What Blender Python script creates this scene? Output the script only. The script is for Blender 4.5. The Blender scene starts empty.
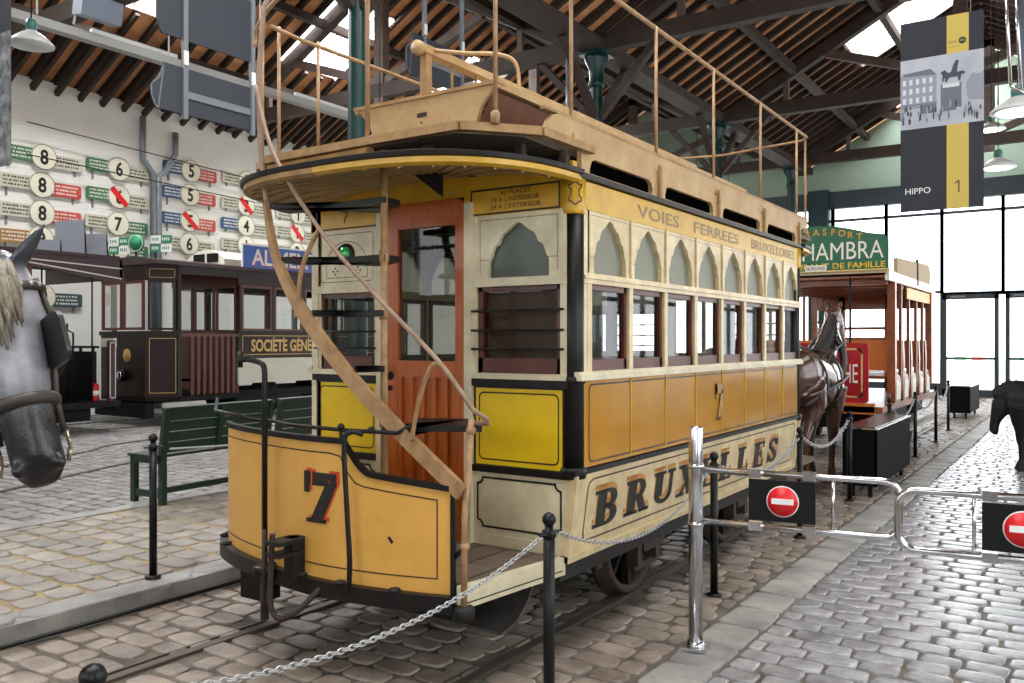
import bpy, bmesh, math, random
import numpy as np
from mathutils import Vector, Matrix
random.seed(7)
PI = math.pi
scene = bpy.context.scene
# ---------------------------------------------------------------- camera, sky, light, exposure
cam_d = bpy.data.cameras.new('camera'); cam = bpy.data.objects.new('camera', cam_d)
scene.collection.objects.link(cam); scene.camera = cam
cam.location = (0, 0, 1.6); cam.rotation_euler = (PI/2, 0, math.radians(33.75))
cam_d.sensor_width = 36; cam_d.lens = 865/1024*36; cam_d.clip_start = .05; cam_d.clip_end = 300
world = bpy.data.worlds.new('sky'); scene.world = world; world.use_nodes = True
_bg = world.node_tree.nodes['Background']; _bg.inputs[0].default_value = (.93, .97, 1, 1); _bg.inputs[1].default_value = 4.6
scene.view_settings.view_transform = 'Standard'; scene.view_settings.look = 'None'
scene.view_settings.gamma = 1; scene.view_settings.use_curve_mapping = False
scene.view_settings.exposure = 0.12
try:
    scene.cycles.use_denoising = True
    scene.cycles.max_bounces = 7; scene.cycles.diffuse_bounces = 4; scene.cycles.transparent_max_bounces = 24
    scene.cycles.sample_clamp_indirect = 6
except Exception: pass
def area(name, loc, sx, sy, power, rot=(0, 0, 0), col=(1, 1, 1)):
    d = bpy.data.lights.new(name, 'AREA'); d.shape = 'RECTANGLE'; d.size = sx; d.size_y = sy; d.energy = power; d.color = col
    o = bpy.data.objects.new(name, d); o.location = loc; o.rotation_euler = rot; scene.collection.objects.link(o)
SL = math.atan(.55)
# daylight falling through the skylights: (centre x, centre y, nave) , one lamp above each roof opening
SKY = [(-3.6, 22.0, 'r'), (-3.6, 3.2, 'r'), (-3.6, -2.0, 'r'), (-3.6, 27.0, 'r'),
       (-14.9, 9.5, 'l'), (-14.9, 14.75, 'l'), (-14.9, 19.6, 'l'), (-14.9, 3.6, 'l'), (-.9, 6.5, 'e'), (-.9, 1.0, 'e')]
for sx_, sy_, k in SKY:
    zz = {'r': 7+.55*(sx_+7.5), 'l': 7+.55*(sx_+18), 'e': 7+.55*(3-sx_)}[k] + .5
    area('skylight_daylight', (sx_, sy_, zz), 2.2, 2.0, 900 if k == 'l' else 420, (0, SL if k == 'e' else -SL, 0), (.96, .98, 1))

# ---------------------------------------------------------------- helpers
def lin(c):
    c = c/255.
    return c/12.92 if c <= .04045 else ((c+.055)/1.055)**2.4
def rgb(c): return (lin(c[0]), lin(c[1]), lin(c[2]), 1)
_mats = {}
def mat(name, c, rough=.5, metal=0., var=.0, vs=6., bump=0., bs=40., c2=None, coat=0., spec=None, stretch=None, island=0.):
    if name in _mats: return _mats[name]
    m = bpy.data.materials.new(name); m.use_nodes = True; nt = m.node_tree; N = nt.nodes; L = nt.links
    b = N['Principled BSDF']; b.inputs['Roughness'].default_value = rough; b.inputs['Metallic'].default_value = metal
    b.inputs['Base Color'].default_value = rgb(c)
    if coat: b.inputs['Coat Weight'].default_value = coat; b.inputs['Coat Roughness'].default_value = .08
    if spec is not None: b.inputs['Specular IOR Level'].default_value = spec
    out = None
    if var or c2 or bump or island:
        tc = N.new('ShaderNodeTexCoord'); mp = N.new('ShaderNodeMapping'); L.new(tc.outputs['Object'], mp.inputs[0])
        if stretch: mp.inputs['Scale'].default_value = stretch
    if var or c2:
        nz = N.new('ShaderNodeTexNoise'); nz.inputs['Scale'].default_value = vs; nz.inputs['Detail'].default_value = 6
        nz.inputs['Roughness'].default_value = .65
        L.new(mp.outputs[0], nz.inputs['Vector'])
        r = N.new('ShaderNodeValToRGB'); r.color_ramp.elements[0].position = .35; r.color_ramp.elements[1].position = .68
        a = rgb(c2) if c2 else tuple(v*(1-var) for v in rgb(c)[:3])+(1,)
        r.color_ramp.elements[0].color = a; r.color_ramp.elements[1].color = rgb(c)
        L.new(nz.outputs[0], r.inputs[0]); out = r.outputs[0]
        L.new(out, b.inputs['Base Color'])
    if island:
        g = N.new('ShaderNodeNewGeometry'); mx = N.new('ShaderNodeHueSaturation')
        mr = N.new('ShaderNodeMapRange'); mr.inputs['To Min'].default_value = 1-island; mr.inputs['To Max'].default_value = 1+island
        L.new(g.outputs['Random Per Island'], mr.inputs[0]); L.new(mr.outputs[0], mx.inputs['Value'])
        if out: L.new(out, mx.inputs['Color'])
        else: mx.inputs['Color'].default_value = rgb(c)
        L.new(mx.outputs[0], b.inputs['Base Color'])
    if bump:
        n2 = N.new('ShaderNodeTexNoise'); n2.inputs['Scale'].default_value = bs; n2.inputs['Detail'].default_value = 4
        L.new(mp.outputs[0], n2.inputs['Vector'])
        bp = N.new('ShaderNodeBump'); bp.inputs['Strength'].default_value = bump; bp.inputs['Distance'].default_value = .01
        L.new(n2.outputs[0], bp.inputs['Height']); L.new(bp.outputs[0], b.inputs['Normal'])
    _mats[name] = m; return m
def glass(name, tint=(255, 255, 255), gl=1.0):
    if name in _mats: return _mats[name]
    m = bpy.data.materials.new(name); m.use_nodes = True; nt = m.node_tree; N = nt.nodes; L = nt.links; N.clear()
    o = N.new('ShaderNodeOutputMaterial'); mx = N.new('ShaderNodeMixShader'); t = N.new('ShaderNodeBsdfTransparent')
    g = N.new('ShaderNodeBsdfGlossy'); g.inputs['Roughness'].default_value = .02; f = N.new('ShaderNodeFresnel'); f.inputs[0].default_value = 1.5
    ml = N.new('ShaderNodeMath'); ml.operation = 'MULTIPLY'; ml.inputs[1].default_value = gl; ml.use_clamp = True
    t.inputs[0].default_value = rgb(tint)
    L.new(f.outputs[0], ml.inputs[0]); L.new(ml.outputs[0], mx.inputs[0]); L.new(t.outputs[0], mx.inputs[1]); L.new(g.outputs[0], mx.inputs[2])
    L.new(mx.outputs[0], o.inputs[0]); _mats[name] = m; return m
def emis(name, c, s):
    if name in _mats: return _mats[name]
    m = bpy.data.materials.new(name); m.use_nodes = True; b = m.node_tree.nodes['Principled BSDF']
    b.inputs['Base Color'].default_value = rgb(c); b.inputs['Emission Color'].default_value = rgb(c); b.inputs['Emission Strength'].default_value = s
    _mats[name] = m; return m

V = Vector
class Pl:                                   # a working plane: a along u, b along v, c out along n
    def __init__(s, o, u, v, n): s.o = V(o); s.u = V(u).normalized(); s.v = V(v).normalized(); s.n = V(n).normalized()
    def __call__(s, a, b, c=0): return s.o + s.u*a + s.v*b + s.n*c
WORLD = Pl((0, 0, 0), (1, 0, 0), (0, 1, 0), (0, 0, 1))
class MB:
    def __init__(s): s.v = []; s.f = []; s.sm = []; s.mi = []; s.m = 0
    def add(s, vs, fs, smooth=False):
        k = len(s.v); s.v += [tuple(p) for p in vs]
        for f in fs: s.f.append(tuple(i+k for i in f)); s.sm.append(smooth); s.mi.append(s.m)
        return s
    def pbox(s, P, a0, a1, b0, b1, c0, c1):
        vs = [P(a, b, c) for c in (c0, c1) for b in (b0, b1) for a in (a0, a1)]
        return s.add(vs, [(0, 2, 3, 1), (4, 5, 7, 6), (0, 1, 5, 4), (2, 6, 7, 3), (0, 4, 6, 2), (1, 3, 7, 5)])
    def box(s, x0, x1, y0, y1, z0, z1): return s.pbox(WORLD, x0, x1, y0, y1, z0, z1)
    def beam(s, p, q, w, h, up=(0, 0, 1)):              # bar from p to q, w across, h along 'up'
        p = V(p); q = V(q); d = (q-p).normalized(); side = d.cross(V(up))
        if side.length < 1e-4: side = d.cross(V((0, 1, 0)))
        side.normalize(); u = side.cross(d)
        return s.pbox(Pl(p, side, u, d), -w/2, w/2, -h/2, h/2, 0, (q-p).length)
    def ngon(s, P, pts, c0, c1, smooth=False):           # outline (a, b) extruded from c0 to c1
        n = len(pts); vs = [P(a, b, c1) for a, b in pts]+[P(a, b, c0) for a, b in pts]
        fs = [tuple(range(n)), tuple(range(2*n-1, n-1, -1))]+[(i, i+n, (i+1) % n+n, (i+1) % n) for i in range(n)]
        return s.add(vs, fs, smooth)
    def hole(s, P, a0, a1, b0, b1, pts, c0, c1):         # rectangle with an arch hole whose foot sits on b0
        n = len(pts); cx = (a0+a1)/2; cb = b0+.3*(b1-b0); out = []
        for i, (a, b) in enumerate(pts):
            if i == 0: out.append((a0, b0)); continue
            if i == n-1: out.append((a1, b0)); continue
            da = a-cx; db = b-cb; k = 1e9
            if abs(da) > 1e-6: k = min(k, ((a1 if da > 0 else a0)-cx)/da)
            if abs(db) > 1e-6: k = min(k, ((b1 if db > 0 else b0)-cb)/db)
            out.append((cx+da*k, cb+db*k))
        vs = [P(a, b, c1) for a, b in pts]+[P(a, b, c1) for a, b in out]+[P(a, b, c0) for a, b in pts]
        fs = [(i, i+1, n+i+1, n+i) for i in range(n-1)]+[(i+1, i, 2*n+i, 2*n+i+1) for i in range(n-1)]
        # corner fills
        s.add(vs, fs)
        for i in range(n-1):
            (x1, y1), (x2, y2) = out[i], out[i+1]
            if abs(x1-x2) > 1e-6 and abs(y1-y2) > 1e-6:
                cr = (a0 if min(x1, x2) < cx else a1, b1)
                s.add([P(x1, y1, c1), P(x2, y2, c1), P(cr[0], cr[1], c1)], [(0, 1, 2)])
        return s
    def stroke(s, P, pts, w, c, closed=True):            # painted line of width w
        n = len(pts); m = n if closed else n-1
        for i in range(m):
            a = V(pts[i]); b = V(pts[(i+1) % n]); d = b-a
            if d.length < 1e-6: continue
            d.normalize(); q = V((-d.y, d.x))*w/2; a2 = a-d*w*.45; b2 = b+d*w*.45
            s.add([P(*(a2+q), c), P(*(a2-q), c), P(*(b2-q), c), P(*(b2+q), c)], [(0, 1, 2, 3)])
        return s
    def tube(s, pts, r, seg=8, radii=None, cap=True, ry=None):
        pts = [V(p) for p in pts]; n = len(pts)
        T = []
        for i in range(n):
            d = pts[min(i+1, n-1)]-pts[max(i-1, 0)]; T.append(d.normalized() if d.length > 1e-9 else V((0, 0, 1)))
        ref = V((0, 0, 1)) if abs(T[0].z) < .9 else V((1, 0, 0))
        a = T[0].cross(ref).normalized(); vs = []
        for i in range(n):
            a = (a-T[i]*a.dot(T[i])).normalized(); b = T[i].cross(a)
            rr = radii[i] if radii else r
            ra, rb = rr if isinstance(rr, tuple) else (rr, rr)
            for k in range(seg):
                t = 2*PI*k/seg; vs.append(pts[i]+a*math.cos(t)*ra+b*math.sin(t)*rb)
        fs = [(i*seg+k, i*seg+(k+1) % seg, (i+1)*seg+(k+1) % seg, (i+1)*seg+k) for i in range(n-1) for k in range(seg)]
        s.add(vs, fs, True)
        if cap:
            k0 = len(s.v)-len(vs)
            s.f += [tuple(k0+k for k in range(seg-1, -1, -1)), tuple(k0+(n-1)*seg+k for k in range(seg))]; s.sm += [False]*2; s.mi += [s.m]*2
        return s
    def lathe(s, c, prof, seg=16, axis=(0, 0, 1), smooth=True):
        ax = V(axis).normalized(); a = ax.cross(V((1, 0, 0)) if abs(ax.x) < .9 else V((0, 1, 0))).normalized(); b = ax.cross(a); c = V(c); vs = []
        for r, h in prof:
            for k in range(seg):
                t = 2*PI*k/seg; vs.append(c+ax*h+(a*math.cos(t)+b*math.sin(t))*max(r, 1e-4))
        n = len(prof)
        fs = [(i*seg+k, i*seg+(k+1) % seg, (i+1)*seg+(k+1) % seg, (i+1)*seg+k) for i in range(n-1) for k in range(seg)]
        fs += [tuple(range(seg-1, -1, -1)), tuple((n-1)*seg+k for k in range(seg))]
        return s.add(vs, fs, smooth)
    def ball(s, c, r, seg=14, rings=9):
        r = r if isinstance(r, tuple) else (r, r, r); vs = []; c = V(c)
        for i in range(rings+1):
            p = PI*i/rings
            for k in range(seg):
                t = 2*PI*k/seg; sp = max(math.sin(p), 1e-3)
                vs.append(c+V((r[0]*sp*math.cos(t), r[1]*sp*math.sin(t), r[2]*math.cos(p))))
        return s.add(vs, [(i*seg+k, (i+1)*seg+k, (i+1)*seg+(k+1) % seg, i*seg+(k+1) % seg) for i in range(rings) for k in range(seg)], True)
    def text(s, P, txt, a, b, h, c=.002, depth=.003, sx=1., align='LEFT', width=None, bold=0.):
        cu = bpy.data.curves.new('t', 'FONT'); cu.body = txt; cu.size = 1; cu.resolution_u = 3; cu.align_x = 'LEFT'; cu.offset = bold
        o = bpy.data.objects.new('t', cu); me = bpy.data.meshes.new_from_object(o)
        vs = [v.co.copy() for v in me.vertices]; fs = [tuple(p.vertices) for p in me.polygons]
        bpy.data.objects.remove(o); bpy.data.curves.remove(cu); bpy.data.meshes.remove(me)
        if not vs: return s
        x0 = min(v.x for v in vs); x1 = max(v.x for v in vs); y1 = .70
        k = h/y1; kx = k*sx
        if width: kx = width/(x1-x0)
        w = (x1-x0)*kx; off = {'LEFT': 0, 'CENTER': -w/2, 'RIGHT': -w}[align]
        return s.add([P(a+off+(v.x-x0)*kx, b+v.y*k, c+depth) for v in vs], fs)
    def build(s, name, m, parent=None, origin=(0, 0, 0), props=None, bevel=0., link=True):
        me = bpy.data.meshes.new(name); o_ = V(origin)
        me.from_pydata([(V(p)-o_)[:] for p in s.v], [], s.f)
        ms = m if isinstance(m, (list, tuple)) else [m]
        for q in ms: me.materials.append(q)
        me.polygons.foreach_set('use_smooth', s.sm); me.polygons.foreach_set('material_index', s.mi)
        bm = bmesh.new(); bm.from_mesh(me); bmesh.ops.recalc_face_normals(bm, faces=bm.faces); bm.to_mesh(me); bm.free(); me.update()
        o = bpy.data.objects.new(name, me); scene.collection.objects.link(o)
        if parent is not None: o.parent = parent
        if bevel:
            md = o.modifiers.new('bevel', 'BEVEL'); md.width = bevel; md.segments = 2; md.limit_method = 'ANGLE'; md.harden_normals = False
        return o
class Thing:
    """an Empty at the base of a thing; parts are authored in world coordinates (local=False) or in the thing's own"""
    def __init__(s, name, label, cat, loc=(0, 0, 0), rot=0, group=None, local=True):
        s.o = bpy.data.objects.new(name, None); s.o.empty_display_size = .1; scene.collection.objects.link(s.o)
        s.o.location = loc; s.o.rotation_euler = (0, 0, rot); s.o['label'] = label; s.o['category'] = cat
        if group: s.o['group'] = group
        s.org = (0, 0, 0) if local else loc
    def part(s, name, mb, m, parent=None, bevel=0., label=None):
        o = mb.build(name, m, parent or s.o, s.org, bevel=bevel)
        if label: o['label'] = label
        return o
def single(name, mb, m, label, cat, loc=None, rot=0, group=None, bevel=0., kind=None, world=True):
    loc = loc or (0, 0, 0)
    o = mb.build(name, m, None, loc if world else (0, 0, 0), bevel=bevel); o.location = loc; o.rotation_euler = (0, 0, rot)
    o['label'] = label; o['category'] = cat
    if group: o['group'] = group
    if kind: o['kind'] = kind
    return o
def struct(name, mb, m, parent=None, bevel=0.):
    o = mb.build(name, m, parent, bevel=bevel)
    if parent is None: o['kind'] = 'structure'
    return o
def copy_thing(root, loc=None, rot=None, label=None, group=None):
    r = root.copy(); scene.collection.objects.link(r)
    if loc is not None: r.location = loc
    if rot is not None: r.rotation_euler = (0, 0, rot)
    if label: r['label'] = label
    if group: r['group'] = group
    for ch in list(root.children):
        c = ch.copy(); scene.collection.objects.link(c); c.parent = r
        for g in list(ch.children):
            d = g.copy(); scene.collection.objects.link(d); d.parent = c
    return r
def spline(pts, n=8):                                    # catmull-rom through pts
    P = [V(p) for p in pts]; out = []
    for i in range(len(P)-1):
        p0 = P[max(i-1, 0)]; p1 = P[i]; p2 = P[i+1]; p3 = P[min(i+2, len(P)-1)]
        for k in range(n):
            t = k/n; out.append(.5*((2*p1)+(p2-p0)*t+(2*p0-5*p1+4*p2-p3)*t*t+(3*p1-p0-3*p2+p3)*t**3))
    return out+[P[-1]]
def rrect(a0, a1, b0, b1, r, n=4, inv=False):            # rounded (or notched, inv) rectangle outline
    pts = []
    for cx, cy, t0 in ((a1-r, b0+r, -PI/2), (a1-r, b1-r, 0), (a0+r, b1-r, PI/2), (a0+r, b0+r, PI)):
        for i in range(n+1):
            t = t0+PI/2*i/n
            if inv:
                ox = a1 if cx > (a0+a1)/2 else a0; oy = b1 if cy > (b0+b1)/2 else b0
                tt = t0+PI/2*(1-i/n)+PI; pts.append((ox+r*math.cos(tt), oy+r*math.sin(tt)))
            else: pts.append((cx+r*math.cos(t), cy+r*math.sin(t)))
    return pts
def catenary(p, q, sag, n=24):
    p = V(p); q = V(q); return [p.lerp(q, i/n)-V((0, 0, 4*sag*(i/n)*(1-i/n))) for i in range(n+1)]
def chain_mb(mb, path, ll=.03, r=.0035, w=.009):
    path = [V(p) for p in path]; d = 0; acc = [0]
    for i in range(1, len(path)): d += (path[i]-path[i-1]).length; acc.append(d)
    def at(x):
        for i in range(1, len(acc)):
            if x <= acc[i] or i == len(acc)-1: return path[i-1].lerp(path[i], (x-acc[i-1])/max(acc[i]-acc[i-1], 1e-9))
    n = int(d/(ll*.72)); k = 0
    for i in range(n):
        c = at((i+.5)*d/n); t = (at(min((i+1)*d/n, d))-at(i*d/n)).normalized()
        a = t.cross(V((0, 0, 1))).normalized(); b = a if i % 2 else a.cross(t)
        lp = [c+t*math.cos(u)*ll/2+b*math.sin(u)*w for u in [2*PI*j/8 for j in range(9)]]
        mb.tube(lp, r, 5, cap=False)
    return mb
# slab-serif letters as strokes in a 0..w by 0..1 cell
def slab(ch):
    H = .30; T = .13; W = .72      # heavy stem, thin stroke, cell width
    def bx(x0, x1, y0, y1): return [(x0, y0), (x1, y0), (x1, y1), (x0, y1)]
    def arc(cx, cy, rx, ry, t0, t1, wo, n=8):
        o = [(cx+rx*math.cos(t0+(t1-t0)*i/n), cy+ry*math.sin(t0+(t1-t0)*i/n)) for i in range(n+1)]
        q = [(cx+(rx-wo)*math.cos(t0+(t1-t0)*i/n), cy+(ry-T)*math.sin(t0+(t1-t0)*i/n)) for i in range(n, -1, -1)]
        return [[o[i], o[i+1], q[n-1-i], q[n-i]] for i in range(n)]
    ser = lambda x0, x1, y: [bx(x0, x1, y, y+T*.8)]
    h = PI/2
    if ch == 'B': return [bx(.1, .1+H, 0, 1)]+ser(0, .5, 0)+ser(0, .5, 1-T*.8)+[bx(.3, .5, .46, .46+T)]+arc(.48, .73, .30, .27, h, -h, .22)+arc(.48, .28, .34, .28, h, -h, .24), .82
    if ch == 'R': return [bx(.1, .1+H, 0, 1)]+ser(0, .5, 0)+ser(0, .5, 1-T*.8)+[bx(.3, .5, .44, .44+T)]+arc(.48, .72, .30, .28, h, -h, .22)+[[(.42, .48), (.66, .48), (.9, 0), (.62, 0)]]+ser(.58, .98, 0), .98
    if ch == 'U': return [bx(.1, .1+H, .25, 1)]+ser(0, .5, 1-T*.8)+ser(.6, .95, 1-T*.8)+[bx(.72, .72+T, .25, 1)]+arc(.475, .3, .375, .3, PI, 2*PI, .18), .95
    if ch == 'X': return [[(.08, 1), (.4, 1), (.9, 0), (.58, 0)], [(.76, 1), (.88, 1), (.22, 0), (.1, 0)]]+ser(0, .46, 1-T*.8)+ser(.62, .98, 1-T*.8)+ser(0, .36, 0)+ser(.5, .98, 0), .98
    if ch == 'E': return [bx(.1, .1+H, 0, 1)]+ser(0, .78, 0)+ser(0, .76, 1-T*.8)+[bx(.3, .6, .45, .45+T), bx(.52, .6, .36, .66), bx(.7, .78, 0, .28), bx(.68, .76, .74, 1)], .8
    if ch == 'L': return [bx(.1, .1+H, 0, 1)]+ser(0, .76, 0)+ser(0, .52, 1-T*.8)+[bx(.68, .76, 0, .32)], .78
    if ch == 'S': return arc(.38, .72, .34, .28, 0, PI, .2)+arc(.38, .28, .36, .28, PI, 2*PI, .2)+[[(.04, .72), (.3, .66), (.74, .34), (.5, .26)], [(.04, .72), (.3, .66), (.2, .55), (.08, .58)]]+[bx(.66, .73, .66, .98), bx(.02, .09, .02, .34), [(.5, .28), (.74, .36), (.74, .28), (.6, .2)]], .78
    if ch == '7': return [bx(.02, .78, .72, .98), bx(.02, .16, .58, 1.0), [(.56, .8), (.80, .8), (.45, 0), (.16, 0)], bx(.08, .56, 0, .08)], .8
    return [], .5
def slab_text(mb, P, s, a, b, pitch, h, wk, c):
    for i, ch in enumerate(s):
        polys, w = slab(ch)
        for pl in polys: mb.ngon(P, [(a+i*pitch+x*wk, b+y*h) for x, y in pl], c-.002, c)
    return mb
F_ = V((-math.sin(math.radians(33.75)), math.cos(math.radians(33.75)), 0)); R_ = V((F_.y, -F_.x, 0))
# ---------------------------------------------------------------- materials of the hall
M_brickwhite = mat('white painted brick', (232, 231, 223), .7, var=.08, vs=1.2)
def brick_bump(m, sx=.24, sy=.075, strength=.5, mortar=.006):
    nt = m.node_tree; N = nt.nodes; L = nt.links; b = N['Principled BSDF']
    g = N.new('ShaderNodeNewGeometry'); s = N.new('ShaderNodeSeparateXYZ'); c = N.new('ShaderNodeCombineXYZ'); a = N.new('ShaderNodeMath'); a.operation = 'ADD'
    L.new(g.outputs['Position'], s.inputs[0]); L.new(s.outputs[0], a.inputs[0]); L.new(s.outputs[1], a.inputs[1])
    L.new(a.outputs[0], c.inputs[0]); L.new(s.outputs[2], c.inputs[1])
    br = N.new('ShaderNodeTexBrick'); br.inputs['Scale'].default_value = 1; br.inputs['Brick Width'].default_value = sx; br.inputs['Row Height'].default_value = sy
    br.inputs['Mortar Size'].default_value = mortar; br.inputs['Mortar Smooth'].default_value = .3
    L.new(c.outputs[0], br.inputs['Vector'])
    bp = N.new('ShaderNodeBump'); bp.inputs['Strength'].default_value = strength; bp.inputs['Distance'].default_value = .01; bp.invert = True
    L.new(br.outputs['Fac'], bp.inputs['Height']); L.new(bp.outputs[0], b.inputs['Normal'])
    return br
brick_bump(M_brickwhite, strength=.7)
M_timber = mat('old dark timber', (70, 56, 48), .75, var=.45, vs=3, stretch=(1, 1, 1), bump=.3, bs=20)
M_timber_l = mat('weathered grey timber', (112, 98, 90), .75, var=.4, vs=3)
M_rafter = mat('dark rafter', (52, 38, 30), .8, var=.3, vs=4)
M_deck = mat('terracotta roof boards', (232, 170, 118), .75, c2=(186, 124, 80), vs=2.2)
M_green = mat('dark green iron', (14, 58, 56), .35, var=.2, vs=5)
M_palegreen = mat('pale green render', (176, 200, 180), .8, var=.08, vs=1)
M_winframe = mat('dark grey window frame', (52, 62, 68), .45)
M_glass = glass('window glass'); M_skyglass = glass('skylight glass', (255, 255, 255), .12)
M_steelgrey = mat('galvanised pipe', (128, 134, 138), .45, .3, var=.15)
M_mortar = mat('grey sandy ground', (112, 104, 92), .95, c2=(72, 66, 58), vs=5, bump=.5, bs=60)
M_mortar_y = mat('yellow sandy mortar', (168, 146, 104), .95, c2=(120, 104, 78), vs=5, bump=.4, bs=60)
M_setts = mat('grey granite setts', (150, 150, 152), .2, c2=(112, 111, 114), vs=7, bump=.12, bs=60, island=.2, spec=.8)
M_setts_b = mat('brown grey worn setts', (148, 134, 120), .45, c2=(104, 92, 82), vs=5, bump=.5, bs=45, island=.16)
M_setts_c = mat('pavement setts', (152, 144, 132), .55, c2=(116, 110, 102), vs=5, bump=.4, bs=50, island=.15)
M_setts_d = mat('shiny grey setts', (150, 147, 146), .38, c2=(110, 106, 104), vs=5, bump=.3, bs=50, island=.2)
M_kerb = mat('smooth kerb stone', (158, 156, 150), .55, c2=(112, 110, 106), vs=3, bump=.3, bs=40, island=.08)
M_rail = mat('worn steel rail', (92, 82, 72), .55, .4, var=.3)
M_black = mat('black paint', (8, 8, 9), .4, spec=.3)
M_concrete = mat('pale paving outside', (205, 205, 200), .8, var=.1)

# ---------------------------------------------------------------- the ground
fl = MB(); fl.box(-18.3, 3.3, -8, 28.2, -.3, -.014)
floor = struct('floor', fl, M_mortar)
def setts(name, x0, x1, y0, y1, lx, ly, gap, dome, m, z=0., jit=.12, tilt=.003, seed=1, alt=.5, skip=None, e_=4.2):
    """domed stones laid in rows; every stone is real relief in one floor mesh"""
    rng = np.random.RandomState(seed); mb = MB(); vs = []; fs = []
    tem = []
    for rr, zz in ((1, -.03), (1, -.35*dome), (.93, -.1*dome), (.7, 0)):
        for k in range(10):
            t = 2*PI*(k+.5)/10; cx, sy_ = math.cos(t), math.sin(t); e = 2/e_
            tem.append((math.copysign(abs(cx)**e, cx)*rr, math.copysign(abs(sy_)**e, sy_)*rr, zz))
    tem = np.array(tem); nr = int((y1-y0)/ly)
    tf = [(i*10+k, i*10+(k+1) % 10, (i+1)*10+(k+1) % 10, (i+1)*10+k) for i in range(3) for k in range(10)]+[tuple(range(30, 40))]
    k0 = 0
    for r in range(nr):
        yc = y0+(r+.5)*ly; x = x0-(r % 2)*alt*lx
        while x < x1:
            L_ = lx*(1+rng.uniform(-jit, jit)*1.6); a = max(x, x0); b = min(x+L_, x1); x += L_
            if b-a < .3*lx: continue
            w = b-a-gap*(1+rng.uniform(-.3, .5)); h = ly-gap*(1+rng.uniform(-.3, .5)); xc = (a+b)/2+rng.uniform(-1, 1)*gap*.25; ycc = yc+rng.uniform(-1, 1)*ly*jit*.4
            if skip and skip((xc, ycc)): continue
            p = tem*np.array([w/2, h/2, 1]); dz = rng.uniform(-1, .4)*tilt*1.5
            p[:, 0] *= 1+rng.uniform(-.05, .05)*np.sign(p[:, 1]); th = rng.uniform(-.05, .05)*jit*5
            px = p[:, 0]*math.cos(th)-p[:, 1]*math.sin(th)+xc; py = p[:, 0]*math.sin(th)+p[:, 1]*math.cos(th)+ycc
            pz = p[:, 2]+z+dz+(p[:, 0]*rng.uniform(-1, 1)+p[:, 1]*rng.uniform(-1, 1))*tilt*6
            vs += list(zip(px.tolist(), py.tolist(), pz.tolist())); fs += [tuple(i+k0 for i in f) for f in tf]; k0 += 40
    mb.v = vs; mb.f = fs; mb.sm = [True]*len(fs); mb.mi = [0]*len(fs)
    o = mb.build(name, m); o['kind'] = 'structure'; return o
RAILX = (-2.45, -3.87)
nearrail = lambda p: any(abs(p[0]-r) < .085 for r in RAILX)
setts('floor_walkway_setts', -1.50, 1.4, 1.6, 27.9, .225, .15, .015, .006, M_setts, jit=.1, tilt=.0018, seed=3, e_=5.5)
setts('floor_track_setts', -4.70, -1.80, .6, 27.9, .215, .16,   .018, .009, M_setts_b, jit=.22, tilt=.003, seed=5, skip=nearrail)
setts('floor_kerb_strip', -1.78, -1.50, .8, 27.9, .28, .36, .010, .004, M_kerb, z=.002, jit=.04, tilt=.0012, seed=8, alt=0, e_=9)
pv = MB(); pv.box(-7.12, -4.90, -1, 12, -.013, .098)
struct('floor_pavement_bed', pv, M_mortar_y)
setts('floor_pavement_setts', -7.10, -4.94, .9, 12, .27, .20, .02, .010, M_setts_c, z=.112, jit=.2, seed=11)
setts('floor_kerb_stones', -4.94, -4.71, .2, 12.2, .23, 1.1, .006, .004, M_kerb, z=.115, jit=0, seed=4, alt=0)
kb = MB(); kb.box(-4.935, -4.715, .2, 12.2, -.02, .105); kb.box(-7.30, -7.12, .2, 12.2, -.02, .112)
struct('floor_kerb_face', kb, M_kerb)
gr = MB(); gr.tube([(-4.695, .5, .012), (-4.69, 4, .012), (-4.695, 12, .012)], .012)
single('floor_cable', gr, M_black, 'black cable lying along the foot of the grey kerb', 'cable', (-4.69, 4, .0))
def trail(pt):
    return False
setts('floor_far_setts', -17.9, -7.32, 3.2, 27.9, .24, .16, .02, .014, M_setts_d, jit=.15, seed=21)
for i, rx in enumerate(RAILX):
    r = MB(); r.box(rx-.028, rx+.028, -1, 27.5, -.05, .004); r.box(rx-.075, rx-.062, -1, 27.5, -.05, .002)
    struct('trim_%d' % (i+1), r, M_rail)
for i, pts in enumerate(([(-9.0, 3.2), (-9.64, 4.62), (-10.6, 6.9), (-11.4, 10), (-11.7, 27)], [(-10.4, 3.2), (-11.05, 4.5), (-12.0, 6.8), (-12.85, 10), (-13.15, 27)],
                         [(-14.88, 3.2), (-14.88, 27)], [(-16.32, 3.2), (-16.32, 27)])):
    r = MB(); sp = spline([(x, y, .002) for x, y in pts], 8)
    for a, b in zip(sp[:-1], sp[1:]): r.beam(a, b, .06, .02)
    struct('trim_%d' % (i+3), r, M_rail)
yd = MB(); yd.box(-40, 40, 28.6, 90, -.3, -.05); struct('floor_outside', yd, M_concrete)

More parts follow.
